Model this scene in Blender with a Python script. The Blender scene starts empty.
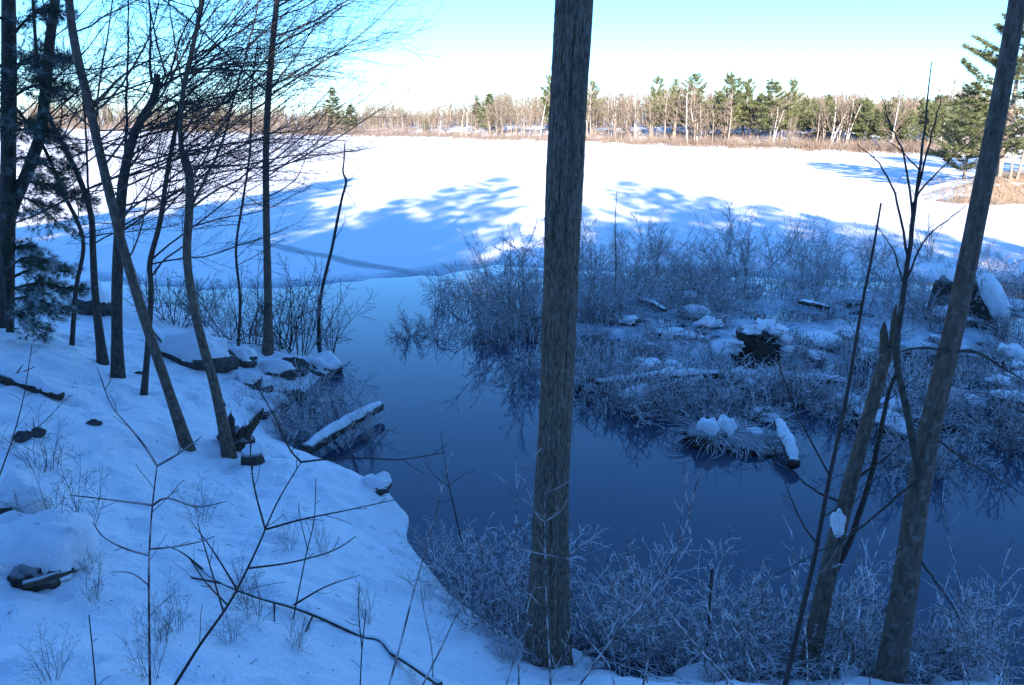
import bpy, math, random
import numpy as np

# ------------------------------------------------------------------ camera, sky, sun, exposure
scene = bpy.context.scene
col = scene.collection
W, H, F = 1024, 685, 778.0
CAMZ = 4.5
PITCH = math.radians(16.34)
SUN_EL = 17.0
SUN_AZ = 183.5            # degrees clockwise from +Y: behind the viewpoint

cam_d = bpy.data.cameras.new('camera')
cam_d.sensor_width = 36.0
cam_d.lens = F / W * 36.0
cam_d.clip_start = 0.05
cam_d.clip_end = 6000
cam = bpy.data.objects.new('camera', cam_d)
col.objects.link(cam)
cam.location = (0, 0, CAMZ)
cam.rotation_euler = (math.pi / 2 - PITCH, 0, 0)
scene.camera = cam

world = bpy.data.worlds.new('World')
scene.world = world
world.use_nodes = True
wn = world.node_tree.nodes
wl = world.node_tree.links
wn.clear()
sky = wn.new('ShaderNodeTexSky')
sky.sky_type = 'NISHITA'
sky.sun_disc = False
sky.sun_elevation = math.radians(SUN_EL)
sky.sun_rotation = math.radians(SUN_AZ)
sky.altitude = 100
sky.air_density = 1.0
sky.dust_density = 0.0
sky.ozone_density = 9.3
bg = wn.new('ShaderNodeBackground')
bg.inputs['Strength'].default_value = 0.15
wo = wn.new('ShaderNodeOutputWorld')
tint = wn.new('ShaderNodeMix')
tint.data_type = 'RGBA'
tint.blend_type = 'MULTIPLY'
tint.inputs[0].default_value = 1.0
tint.inputs[7].default_value = (0.96, 0.98, 0.92, 1)     # one even tint over the whole sky
wl.new(sky.outputs[0], tint.inputs[6])
wl.new(tint.outputs[2], bg.inputs[0])
wl.new(bg.outputs[0], wo.inputs[0])

sun_d = bpy.data.lights.new('sun', 'SUN')
sun_d.energy = 5.0
sun_d.angle = math.radians(0.5)
sun_d.color = (1.0, 0.93, 0.84)
sun = bpy.data.objects.new('sun', sun_d)
col.objects.link(sun)
_a = math.radians(SUN_AZ)
_e = math.radians(SUN_EL)
# lamp looks along -Z; sun stands at (sin a cos e, cos a cos e, sin e)
from mathutils import Vector
_sd = Vector((math.sin(_a) * math.cos(_e), math.cos(_a) * math.cos(_e), math.sin(_e)))
sun.rotation_euler = _sd.to_track_quat('Z', 'Y').to_euler()

vs = scene.view_settings
vs.view_transform = 'Standard'
vs.look = 'None'
vs.exposure = 1.7
vs.gamma = 1.0
vs.use_curve_mapping = False
scene.cycles.max_bounces = 3
scene.cycles.diffuse_bounces = 2
scene.cycles.caustics_reflective = False
scene.cycles.caustics_refractive = False
scene.cycles.transparent_max_bounces = 4

rng = np.random.default_rng(11)
rnd = random.Random(5)
PI = math.pi

# ------------------------------------------------------------------ pixel <-> world helpers
_cp, _sp = math.cos(PITCH), math.sin(PITCH)


def ray(px, py):
    cx = (px - W / 2) / F
    cy = (H / 2 - py) / F
    return np.array([cx, _cp + cy * _sp, -_sp + cy * _cp])


def at(px, py, z=0.0):
    d = ray(px, py)
    t = (z - CAMZ) / d[2]
    return np.array([0, 0, CAMZ]) + d * t


def ady(px, py, y):
    d = ray(px, py)
    return np.array([0, 0, CAMZ]) + d * (y / d[1])


def mpp(y):      # metres per pixel near the axis at forward distance y
    return y / F


# ------------------------------------------------------------------ numpy value noise
def _hash(i, j, k, s):
    n = (i * 374761393 + j * 668265263 + k * 2147483647 + s * 1274126177) & 0xFFFFFFFF
    n = ((n ^ (n >> 13)) * 1274126177) & 0xFFFFFFFF
    return ((n ^ (n >> 16)) & 0xFFFF) / 65535.0


def noise(P, s=0):
    P = np.asarray(P, float)
    I = np.floor(P).astype(np.int64)
    f = P - I
    f = f * f * (3 - 2 * f)
    out = 0
    for a in (0, 1):
        for b in (0, 1):
            for c in (0, 1):
                w = (f[..., 0] if a else 1 - f[..., 0]) * (f[..., 1] if b else 1 - f[..., 1]) * (f[..., 2] if c else 1 - f[..., 2])
                out = out + w * _hash(I[..., 0] + a, I[..., 1] + b, I[..., 2] + c, s)
    return out * 2 - 1


def noise2(x, y, s=0):
    return noise(np.stack([x, y, np.zeros_like(x) + s * 7.31], -1), s)


def sstep(a, b, x):
    t = np.clip((x - a) / (b - a), 0, 1)
    return t * t * (3 - 2 * t)


# ------------------------------------------------------------------ mesh collector
_fc = {}


def _tube_faces(n, k):
    if (n, k) not in _fc:
        i = np.arange(n - 1)[:, None] * k
        j = np.arange(k)[None, :]
        j2 = (j + 1) % k
        _fc[(n, k)] = np.stack([i + j, i + j2, i + k + j2, i + k + j], -1).reshape(-1, 4)
    return _fc[(n, k)]


class MB:
    def __init__(self):
        self.v = []
        self.q = []
        self.t = []
        self.n = 0
        self.pend = {}

    def add(self, V, Q=None, T=None):
        V = np.asarray(V, float).reshape(-1, 3)
        if Q is not None and len(Q):
            self.q.append(np.asarray(Q, np.int64) + self.n)
        if T is not None and len(T):
            self.t.append(np.asarray(T, np.int64) + self.n)
        self.v.append(V)
        self.n += len(V)

    def tube(self, P, R, k=5, cap=False, disp=None):
        if disp is None and not cap:
            a, b = self.pend.setdefault((len(P), k), ([], []))
            a.append(P)
            b.append(np.broadcast_to(np.asarray(R, float), (len(P),)))
            return
        P = np.asarray(P, float)
        n = len(P)
        R = np.broadcast_to(np.asarray(R, float), (n,))
        T = np.empty_like(P)
        T[1:-1] = P[2:] - P[:-2]
        T[0] = P[1] - P[0]
        T[-1] = P[-1] - P[-2]
        T /= np.linalg.norm(T, axis=1)[:, None] + 1e-12
        m = np.abs(T.mean(0))
        ref = np.zeros(3)
        ref[int(np.argmin(m))] = 1
        A = np.cross(T, ref)
        A /= np.linalg.norm(A, axis=1)[:, None] + 1e-12
        B = np.cross(T, A)
        an = np.arange(k) * (2 * PI / k)
        D = np.cos(an)[None, :, None] * A[:, None] + np.sin(an)[None, :, None] * B[:, None]
        RR = R[:, None] * np.ones((1, k))
        if disp is not None:
            RR = RR * (1 + disp(P, an, R, D))
        V = P[:, None] + RR[..., None] * D
        Tt = None
        V = V.reshape(-1, 3)
        if cap:
            V = np.vstack([V, P[0], P[-1] + T[-1] * R[-1] * 0.15])
            j = np.arange(k)
            j2 = (j + 1) % k
            c0 = np.stack([np.full(k, n * k), j2, j], -1)
            b = (n - 1) * k
            c1 = np.stack([np.full(k, n * k + 1), b + j, b + j2], -1)
            Tt = np.vstack([c0, c1])
        self.add(V, _tube_faces(n, k), Tt)

    def flush(self):
        for (n, k), (a, b) in self.pend.items():
            P = np.array(a, float)
            R = np.array(b, float)
            T = np.empty_like(P)
            T[:, 1:-1] = P[:, 2:] - P[:, :-2]
            T[:, 0] = P[:, 1] - P[:, 0]
            T[:, -1] = P[:, -1] - P[:, -2]
            T /= np.linalg.norm(T, axis=2)[..., None] + 1e-12
            ref = np.eye(3)[np.argmin(np.abs(T.mean(1)), axis=1)][:, None, :]
            A = np.cross(T, np.broadcast_to(ref, T.shape))
            A /= np.linalg.norm(A, axis=2)[..., None] + 1e-12
            B = np.cross(T, A)
            an = np.arange(k) * (2 * PI / k)
            V = P[:, :, None] + R[:, :, None, None] * (np.cos(an)[:, None] * A[:, :, None] + np.sin(an)[:, None] * B[:, :, None])
            m = len(P)
            Q = _tube_faces(n, k)[None] + (np.arange(m) * n * k)[:, None, None]
            self.add(V, Q.reshape(-1, 4))
        self.pend = {}

    def mesh(self, name, origin=(0, 0, 0), smooth=True):
        self.flush()
        V = np.vstack(self.v) - np.asarray(origin, float)
        q = np.vstack(self.q) if self.q else np.zeros((0, 4), np.int64)
        t = np.vstack(self.t) if self.t else np.zeros((0, 3), np.int64)
        me = bpy.data.meshes.new(name)
        me.vertices.add(len(V))
        me.vertices.foreach_set('co', V.astype(np.float32).ravel())
        me.loops.add(q.size + t.size)
        me.loops.foreach_set('vertex_index', np.concatenate([q.ravel(), t.ravel()]).astype(np.int32))
        me.polygons.add(len(q) + len(t))
        st = np.concatenate([np.arange(len(q)) * 4, q.size + np.arange(len(t)) * 3]).astype(np.int32)
        me.polygons.foreach_set('loop_start', st)
        me.update(calc_edges=True)
        if smooth:
            me.polygons.foreach_set('use_smooth', np.ones(len(st), bool))
        return me

    def build(self, name, mat, parent=None, origin=(0, 0, 0), smooth=True, kind=None):
        if not self.v and not self.pend:
            return None
        me = self.mesh(name, origin, smooth)
        me.materials.append(mat)
        o = bpy.data.objects.new(name, me)
        col.objects.link(o)
        o.parent = parent
        if kind:
            o['kind'] = kind
        return o


def thing(name, loc, label, cat, group=None, rz=0.0):
    o = bpy.data.objects.new(name, None)
    col.objects.link(o)
    o.empty_display_size = 0.1
    o.location = tuple(float(v) for v in loc)
    o.rotation_euler = (0, 0, rz)
    o['label'] = label
    o['category'] = cat
    if group:
        o['group'] = group
    return o


_ch = {}


def reg(o):           # remember the children of a prototype
    _ch[o.name] = [(c, list(c.children)) for c in bpy.data.objects if c.parent == o]
    return o


def dup(root, loc, rz, sc, label, group=None, tilt=(0, 0)):
    r = root.copy()
    col.objects.link(r)
    r.location = tuple(float(v) for v in loc)
    r.rotation_euler = (tilt[0], tilt[1], rz)
    r.scale = (sc, sc, sc) if np.isscalar(sc) else sc
    r['label'] = label
    if group:
        r['group'] = group
    for c, gs in _ch[root.name]:
        k = c.copy()
        col.objects.link(k)
        k.parent = r
        for g in gs:
            d = g.copy()
            col.objects.link(d)
            d.parent = k
    return r


class Kind:
    """A prototype whose first use is the prototype itself."""

    def __init__(self, make):
        self.make = make
        self.root = None

    def place(self, loc, rz, sc, label, group=None, tilt=(0, 0)):
        if self.root is None:
            self.root = self.make()
            reg(self.root)
            r = self.root
            r.location = tuple(float(v) for v in loc)
            r.rotation_euler = (tilt[0], tilt[1], rz)
            r.scale = (sc, sc, sc) if np.isscalar(sc) else sc
            r['label'] = label
            if group:
                r['group'] = group
            return r
        return dup(self.root, loc, rz, sc, label, group, tilt)


# ------------------------------------------------------------------ materials
def mat_new(name):
    m = bpy.data.materials.new(name)
    m.use_nodes = True
    nt = m.node_tree
    b = nt.nodes['Principled BSDF']
    return m, nt, b


def nd(nt, t, **kw):
    n = nt.nodes.new(t)
    for k, v in kw.items():
        if k in n.inputs:
            n.inputs[k].default_value = v
        else:
            setattr(n, k, v)
    return n


def ramp(nt, fac, stops):
    r = nt.nodes.new('ShaderNodeValToRGB')
    el = r.color_ramp.elements
    el[0].position, el[0].color = stops[0][0], (*stops[0][1], 1)
    el[1].position, el[1].color = stops[-1][0], (*stops[-1][1], 1)
    for p, c in stops[1:-1]:
        e = el.new(p)
        e.color = (*c, 1)
    nt.links.new(fac, r.inputs[0])
    return r.outputs[0]


def coords(nt, scale=(1, 1, 1), kind='Object'):
    tc = nt.nodes.new('ShaderNodeTexCoord')
    mp = nt.nodes.new('ShaderNodeMapping')
    mp.inputs['Scale'].default_value = scale
    nt.links.new(tc.outputs[kind], mp.inputs[0])
    return mp.outputs[0]


def bump(nt, b, height, strength, dist):
    bp = nt.nodes.new('ShaderNodeBump')
    bp.inputs['Strength'].default_value = strength
    bp.inputs['Distance'].default_value = dist
    nt.links.new(height, bp.inputs['Height'])
    nt.links.new(bp.outputs[0], b.inputs['Normal'])


def upness(nt, lo, hi):
    g = nt.nodes.new('ShaderNodeNewGeometry')
    s = nt.nodes.new('ShaderNodeSeparateXYZ')
    nt.links.new(g.outputs['Normal'], s.inputs[0])
    m = nt.nodes.new('ShaderNodeMapRange')
    m.inputs['From Min'].default_value = lo
    m.inputs['From Max'].default_value = hi
    nt.links.new(s.outputs['Z'], m.inputs[0])
    return m.outputs[0]


def mixc(nt, fac, a, b):
    m = nt.nodes.new('ShaderNodeMix')
    m.data_type = 'RGBA'
    for sock, v in ((m.inputs[0], fac), (m.inputs[6], a), (m.inputs[7], b)):
        if isinstance(v, (tuple, float, int)):
            sock.default_value = (*v, 1) if isinstance(v, tuple) else v
        else:
            nt.links.new(v, sock)
    return m.outputs[2]


def mathn(nt, op, a, b):
    m = nt.nodes.new('ShaderNodeMath')
    m.operation = op
    for s, v in ((m.inputs[0], a), (m.inputs[1], b)):
        if isinstance(v, (float, int)):
            s.default_value = v
        else:
            nt.links.new(v, s)
    return m.outputs[0]


def make_snow(name, base=(0.92, 0.885, 0.925), litter=0.0):
    m, nt, b = mat_new(name)
    c = coords(nt)
    n1 = nd(nt, 'ShaderNodeTexNoise', Scale=9.0, Detail=6.0, Roughness=0.6)
    n2 = nd(nt, 'ShaderNodeTexNoise', Scale=60.0, Detail=3.0)
    nt.links.new(c, n1.inputs[0])
    nt.links.new(c, n2.inputs[0])
    colr = mixc(nt, n1.outputs[0], tuple(v * 0.93 for v in base), base)
    if litter:
        n3 = nd(nt, 'ShaderNodeTexNoise', Scale=45.0, Detail=2.0)
        n4 = nd(nt, 'ShaderNodeTexNoise', Scale=1.1, Detail=2.0)
        nt.links.new(c, n3.inputs[0])
        nt.links.new(c, n4.inputs[0])
        s = mathn(nt, 'MULTIPLY', ramp(nt, n3.outputs[0], [(0.70, (0, 0, 0)), (0.74, (1, 1, 1))]),
                  ramp(nt, n4.outputs[0], [(0.45, (0, 0, 0)), (0.62, (1, 1, 1))]))
        s = mathn(nt, 'MULTIPLY', s, litter)
        colr = mixc(nt, s, colr, (0.10, 0.075, 0.055))
    nt.links.new(colr, b.inputs['Base Color'])
    b.inputs['Roughness'].default_value = 0.65
    b.inputs['Specular IOR Level'].default_value = 0.25
    h = mathn(nt, 'ADD', n1.outputs[0], mathn(nt, 'MULTIPLY', n2.outputs[0], 0.25))
    bump(nt, b, h, 0.8, 0.045)
    return m


M = {}
M['snow'] = make_snow('snow', litter=0.5)
M['snow_clean'] = make_snow('snow_clean')


def make_lake_ice():
    m, nt, b = mat_new('lake_snow')
    c = coords(nt)
    at_ = nd(nt, 'ShaderNodeAttribute', attribute_name='wet')
    n1 = nd(nt, 'ShaderNodeTexNoise', Scale=1.6, Detail=7.0, Roughness=0.6)
    n2 = nd(nt, 'ShaderNodeTexNoise', Scale=12.0, Detail=4.0)
    nt.links.new(c, n1.inputs[0])
    nt.links.new(c, n2.inputs[0])
    snow = mixc(nt, n1.outputs[0], (0.87, 0.84, 0.88), (0.93, 0.90, 0.93))
    ice = mixc(nt, n2.outputs[0], (0.26, 0.31, 0.37), (0.50, 0.56, 0.62))
    w = mathn(nt, 'ADD', at_.outputs['Fac'], mathn(nt, 'MULTIPLY', mathn(nt, 'SUBTRACT', n1.outputs[0], 0.5), 0.9))
    wr = ramp(nt, w, [(0.3, (0, 0, 0)), (0.75, (1, 1, 1))])
    slush = ramp(nt, mathn(nt, 'MULTIPLY', at_.outputs['Fac'], 0.5), [(0.5, (0, 0, 0)), (0.78, (1, 1, 1))])
    nt.links.new(mixc(nt, slush, mixc(nt, wr, snow, ice), (0.30, 0.31, 0.36)), b.inputs['Base Color'])
    nt.links.new(ramp(nt, wr, [(0, (0.7,) * 3), (1, (0.5,) * 3)]), b.inputs['Roughness'])
    b.inputs['Specular IOR Level'].default_value = 0.3
    bump(nt, b, n2.outputs[0], 0.3, 0.03)
    b.inputs['Specular IOR Level'].default_value = 0.08
    return m


M['lake'] = make_lake_ice()


def make_water():
    m, nt, b = mat_new('water')
    b.inputs['Base Color'].default_value = (0.055, 0.068, 0.105, 1)
    b.inputs['Roughness'].default_value = 0.03
    b.inputs['IOR'].default_value = 1.333
    c = coords(nt, (1, 1, 1))
    n = nd(nt, 'ShaderNodeTexNoise', Scale=1.3, Detail=2.0)
    nt.links.new(c, n.inputs[0])
    bump(nt, b, n.outputs[0], 0.08, 0.02)
    return m


M['water'] = make_water()


def make_bark(name, dark, light, scale=(9, 9, 2.2), lichen=0.0, snow=0.0, frost=0.0, bumpd=0.012, con=(0.32, 0.68)):
    m, nt, b = mat_new(name)
    c = coords(nt, scale)
    n1 = nd(nt, 'ShaderNodeTexNoise', Scale=4.0, Detail=8.0, Roughness=0.65)
    nt.links.new(c, n1.inputs[0])
    colr = ramp(nt, n1.outputs[0], [(con[0], dark), (con[1], light)])
    c2 = coords(nt)
    if lichen:
        n2 = nd(nt, 'ShaderNodeTexNoise', Scale=19.0, Detail=6.0)
        nt.links.new(c2, n2.inputs[0])
        f = ramp(nt, n2.outputs[0], [(0.56, (0, 0, 0)), (0.66, (lichen,) * 3)])
        colr = mixc(nt, f, colr, (0.24, 0.25, 0.22))
    if frost:
        n3 = nd(nt, 'ShaderNodeTexNoise', Scale=14.0, Detail=4.0)
        nt.links.new(c2, n3.inputs[0])
        f = mathn(nt, 'ADD', mathn(nt, 'MULTIPLY', upness(nt, -0.6, 0.8), 0.75), mathn(nt, 'MULTIPLY', mathn(nt, 'SUBTRACT', n3.outputs[0], 0.5), 2.2))
        f = mathn(nt, 'MULTIPLY', ramp(nt, f, [(0.25, (0, 0, 0)), (0.6, (1, 1, 1))]), frost)
        colr = mixc(nt, f, colr, (0.90, 0.84, 0.87))
    if snow:
        colr = mixc(nt, mathn(nt, 'MULTIPLY', upness(nt, 0.45, 0.75), snow), colr, (0.84, 0.87, 0.9))
    nt.links.new(colr, b.inputs['Base Color'])
    b.inputs['Roughness'].default_value = 0.85
    b.inputs['Specular IOR Level'].default_value = 0.2
    if bumpd:
        bump(nt, b, n1.outputs[0], 0.8, bumpd)
    return m


M['bark'] = make_bark('bark_furrowed', (0.055, 0.038, 0.028), (0.32, 0.235, 0.175), scale=(27, 27, 4.5), lichen=0.2, con=(0.36, 0.64))
M['bark_smooth'] = make_bark('bark_smooth', (0.068, 0.046, 0.035), (0.20, 0.145, 0.11), scale=(9, 9, 2.5), lichen=0.4, bumpd=0.006)
M['bark_dark'] = make_bark('bark_dark', (0.036, 0.028, 0.025), (0.105, 0.084, 0.07), lichen=0.2, bumpd=0.006)
M['twig'] = make_bark('twig_dark', (0.035, 0.027, 0.026), (0.085, 0.066, 0.06), bumpd=0)
M['twig_red'] = make_bark('twig_reddish', (0.045, 0.022, 0.022), (0.09, 0.045, 0.042), bumpd=0, frost=0.35)
M['frost'] = make_bark('twig_frosted', (0.10, 0.08, 0.078), (0.24, 0.20, 0.19), bumpd=0, frost=0.95)
M['frost_light'] = make_bark('twig_frost_light', (0.075, 0.058, 0.055), (0.19, 0.15, 0.14), bumpd=0, frost=0.6)
M['log'] = make_bark('dead_wood', (0.028, 0.023, 0.02), (0.11, 0.088, 0.07), scale=(5, 5, 5), snow=0.9, bumpd=0.01)
M['root'] = make_bark('root_mass', (0.02, 0.017, 0.015), (0.095, 0.076, 0.062), scale=(5, 5, 5), bumpd=0.025, snow=0.3)
M['rock'] = make_bark('dark_rock', (0.03, 0.027, 0.026), (0.13, 0.115, 0.105), scale=(1.5, 1.5, 1.5), bumpd=0.02)
M['split_wood'] = make_bark('split_wood', (0.05, 0.036, 0.028), (0.17, 0.125, 0.09), scale=(14, 14, 1.5), snow=0.6, bumpd=0.006)
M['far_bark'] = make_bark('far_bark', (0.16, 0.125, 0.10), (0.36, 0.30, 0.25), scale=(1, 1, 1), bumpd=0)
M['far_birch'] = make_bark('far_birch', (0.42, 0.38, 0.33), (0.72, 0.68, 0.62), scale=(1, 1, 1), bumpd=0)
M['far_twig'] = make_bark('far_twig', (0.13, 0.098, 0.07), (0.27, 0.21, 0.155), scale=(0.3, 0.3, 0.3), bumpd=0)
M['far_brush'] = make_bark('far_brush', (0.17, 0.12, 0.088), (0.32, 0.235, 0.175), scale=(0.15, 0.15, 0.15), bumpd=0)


def make_leaf(name, dark, light, sc=1.0, snow=0.0, trans=0.0):
    m, nt, b = mat_new(name)
    c = coords(nt, (sc,) * 3)
    n = nd(nt, 'ShaderNodeTexNoise', Scale=3.0, Detail=3.0)
    nt.links.new(c, n.inputs[0])
    colr = ramp(nt, n.outputs[0], [(0.35, dark), (0.65, light)])
    if snow:
        n2 = nd(nt, 'ShaderNodeTexNoise', Scale=5.0, Detail=4.0)
        nt.links.new(coords(nt), n2.inputs[0])
        f = mathn(nt, 'MULTIPLY', ramp(nt, n2.outputs[0], [(0.5, (0, 0, 0)), (0.6, (1, 1, 1))]), snow)
        colr = mixc(nt, f, colr, (0.8, 0.84, 0.88))
    nt.links.new(colr, b.inputs['Base Color'])
    b.inputs['Roughness'].default_value = 0.6
    b.inputs['Specular IOR Level'].default_value = 0.3
    return m


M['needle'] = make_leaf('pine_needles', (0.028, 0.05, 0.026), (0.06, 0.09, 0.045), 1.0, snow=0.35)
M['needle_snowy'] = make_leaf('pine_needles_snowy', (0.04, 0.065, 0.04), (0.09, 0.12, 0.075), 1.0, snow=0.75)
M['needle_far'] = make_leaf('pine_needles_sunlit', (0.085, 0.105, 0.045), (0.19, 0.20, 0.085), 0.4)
M['grass'] = make_leaf('dead_grass', (0.24, 0.165, 0.105), (0.38, 0.28, 0.18), 1.0)

# ------------------------------------------------------------------ terrain heights
_ctl = []


def cp(px, py, z):
    p = at(px, py, z)
    _ctl.append((p[0], p[1], z))


def cw(x, y, z):
    _ctl.append((x, y, z))


for a in [(0, 685, 2.0), (250, 685, 1.75), (400, 685, 1.3), (480, 685, 0.8), (300, 600, 1.25), (180, 600, 1.45), (60, 610, 1.65),
          (300, 520, 0.98), (200, 530, 1.15), (240, 470, 0.82), (310, 466, 0.74), (350, 472, 0.58), (378, 489, 0.35),
          (412, 560, 0.38), (446, 605, 0.4), (482, 650, 0.45), (100, 520, 1.45), (0, 520, 1.75), (100, 440, 1.3), (0, 440, 1.6),
          (100, 375, 1.15), (20, 385, 1.4), (0, 330, 1.5), (0, 285, 1.3), (190, 445, 0.98), (228, 457, 0.85), (150, 390, 1.0),
          (205, 372, 0.62), (240, 350, 0.42), (270, 354, 0.32), (80, 325, 1.0), (120, 330, 0.7), (170, 335, 0.45),
          (320, 366, 0.10), (205, 330, 0.2), (130, 300, 0.2), (60, 268, 0.3), (255, 400, 0.42), (262, 432, 0.35),
          (285, 398, 0.02), (278, 428, -0.05), (300, 450, -0.15), (350, 455, -0.3), (392, 505, -0.15), (425, 555, -0.25), (465, 605, -0.25),
          (350, 372, -0.15), (310, 345, -0.12), (220, 318, -0.2), (130, 286, -0.2), (60, 258, -0.2)]:
    cp(*a)
for a in [(0.29, 5.2, 0.36), (-0.1, 4.9, 0.6), (0.8, 5.2, 0.27), (1.6, 5.12, 0.24), (2.6, 5.12, 0.27), (3.6, 5.1, 0.25), (5, 5.1, 0.27), (8, 5, 0.3), (14, 5, 0.4),
          (0.5, 3.8, 1.3), (2, 3.8, 1.2), (4, 3.6, 1.2), (8, 3.2, 1.3), (0, 2.5, 2.1), (3, 2.4, 2.0), (-1.5, 2.2, 2.2), (0, 0, 2.9), (4, 0, 2.9), (-4, 0, 2.9), (10, 0, 2.8), (-10, 0, 2.9),
          (0.9, 5.75, -0.2), (1.8, 5.7, -0.25), (2.8, 5.65, -0.2), (4, 5.6, -0.2), (5.5, 5.6, -0.2), (9, 5.8, -0.2), (14, 6, -0.2), (30, 6, -0.2), (30, 4, 0.6),
          (0.3, 6.4, -0.35), (-0.2, 7.5, -0.4), (-1.2, 9.5, -0.45), (2, 8, -0.7), (5, 12, -0.9), (0, 13, -0.9), (-2.5, 14.5, -0.6), (-5, 18, -0.6), (-10, 24, -0.6),
          (-18, 30, -0.6), (-30, 35, -0.6), (8, 16, -0.9), (0, 22, -0.9), (20, 16, -0.9), (10, 8, -0.8), (40, 12, -0.9), (40, 30, -0.9), (0, 32, -0.9), (-50, 45, -0.6),
          (-14, 14, 1.5), (-20, 14, 1.8), (-18, 22, 0.6), (-30, 22, 1.5), (-50, 30, 1.2), (-20, 5, 2.4), (-40, 5, 2.8),
          (0, -6, 3.2), (-20, -6, 3.4), (20, -6, 3.2), (0, -16, 4.2), (-30, -16, 4.6), (30, -16, 4.2), (0, -40, 7), (-50, -40, 7), (50, -40, 7), (60, 0, 2.4), (-60, 0, 3)]:
    cw(*a)
CT = np.array(_ctl)
_A = np.linalg.norm(CT[:, None, :2] - CT[None, :, :2], axis=2)
_m = np.block([[_A, np.ones((len(CT), 1))], [np.ones((1, len(CT))), np.zeros((1, 1))]])
_w = np.linalg.solve(_m + np.diag([0.02] * len(CT) + [0.0]), np.append(CT[:, 2], 0))


def hgt(x, y):
    x = np.asarray(x, float)
    y = np.asarray(y, float)
    sh = x.shape
    P = np.stack([x.ravel(), y.ravel()], -1)
    out = np.empty(len(P))
    for i in range(0, len(P), 20000):
        d = np.linalg.norm(P[i:i + 20000, None] - CT[None, :, :2], axis=2)
        out[i:i + 20000] = d @ _w[:-1] + _w[-1]
    h = out.reshape(sh)
    X = P[:, 0].reshape(sh)
    Y = P[:, 1].reshape(sh)
    h = h + 0.06 * noise2(X * 0.9, Y * 0.9, 1) + 0.035 * noise2(X * 2.1, Y * 2.1, 2)
    return h


def hgt_fine(x, y):
    h = hgt(x, y)
    f = sstep(-0.05, 0.2, h)
    d = noise2(x * 7.0, y * 7.0, 4)
    lump = 0.028 * d + 0.020 * noise2(x * 12, y * 12, 5) + 0.03 * noise2(x * 3.1, y * 3.1, 7)
    pits = -0.045 * sstep(0.35, 0.75, noise2(x * 4.3 + 5, y * 4.3, 6))
    lip = 0.07 * noise2(x * 3.7, y * 3.7, 66) * np.exp(-((h - 0.32) / 0.2) ** 2)
    return h + f * (lump + pits) + lip


def ground(px, py):
    d = ray(px, py)
    o = np.array([0, 0, CAMZ])
    t = np.linspace(1.5, 40, 1600)
    P = o + t[:, None] * d
    g = np.maximum(hgt(P[:, 0], P[:, 1]), -0.02)
    k = np.argmax(P[:, 2] < g)
    return P[k]


def grid_sheet(name, xs, ys, zf, mat, kind='structure', attr=None):
    X, Y = np.meshgrid(xs, ys)
    Z = zf(X, Y)
    mb = MB()
    nx, ny = len(xs), len(ys)
    i = np.arange(ny - 1)[:, None] * nx
    j = np.arange(nx - 1)[None, :]
    Q = np.stack([i + j, i + j + 1, i + nx + j + 1, i + nx + j], -1).reshape(-1, 4)
    mb.add(np.stack([X, Y, Z], -1), Q)
    o = mb.build(name, mat, kind=kind)
    if attr:
        for k, fn in attr.items():
            a = o.data.attributes.new(k, 'FLOAT', 'POINT')
            a.data.foreach_set('value', fn(X, Y, Z).ravel().astype(np.float32))
    return o


def axis(lo, f0, f1, hi, fine, g=1.18):
    mid = list(np.arange(f0, f1, fine))
    s, x = fine, f1
    up = []
    while x < hi:
        up.append(x)
        s *= g
        x += s
    up.append(hi)
    s, x = fine, f0
    dn = []
    while True:
        s *= g
        x -= s
        if x <= lo:
            break
        dn.append(x)
    dn.append(lo)
    return np.array(dn[::-1] + mid + up)


bank = grid_sheet('snowy_bank', axis(-70, -9, 5.5, 70, 0.055), axis(-60, 2.2, 13.5, 46, 0.055), hgt_fine, M['snow'])

# water sheet
mb = MB()
mb.add([(-90, 3, 0), (90, 3, 0), (90, 70, 0), (-90, 70, 0)], [[0, 1, 2, 3]])
mb.build('open_water', M['water'], kind='structure')

# snow covered ice, sinking below the water along its edge
_kp = [at(60, 250), at(200, 244), at(272, 245), at(350, 262), at(432, 277), at(500, 266)]
KX = np.array([-60] + [p[0] for p in _kp] + [60])
KY = np.array([40] + [p[1] for p in _kp] + [20.0])
_ep = [at(60, 285), at(200, 296), at(290, 294), at(345, 289), at(390, 284), at(432, 279), at(500, 268)]
EX = np.array([-60, -30] + [p[0] for p in _ep] + [3, 8, 16, 60])
EY = np.array([30, 22] + [p[1] for p in _ep] + [22.0, 21.0, 20.0, 20.0])


def lake_z(X, Y):
    ye = np.interp(X, EX, EY) + 0.5 * noise2(X * 0.5, Y * 0.5, 8) + 0.25 * noise2(X * 1.9, Y * 1.9, 9)
    s = Y - ye
    base = -0.12 + 0.165 * sstep(-0.9, 1.6, s)
    drift = 0.03 * noise2(X * 0.12, Y * 0.3, 3) * sstep(1, 6, s)
    # marsh: patches of thin ice and snow standing just clear of the water
    ms = sstep(-1.5, 2.5, X + 0.35 * (Y - 16)) * sstep(10.2, 15.5, Y + 1.2 * noise2(X * 0.45, Y * 0.45, 21)) * (1 - sstep(-0.5, 1.0, s))
    pn = 0.065 * noise2(X * 0.8, Y * 0.8, 13) + 0.05 * noise2(X * 2.3, Y * 2.3, 14) + 0.03 * noise2(X * 6, Y * 6, 15)
    marsh = -0.12 + ms * (0.128 + pn)
    # a low ridge where the refrozen crack runs along the edge
    return np.maximum(base + drift, marsh) + 0.008 * noise2(X * 5, Y * 5, 30)


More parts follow.
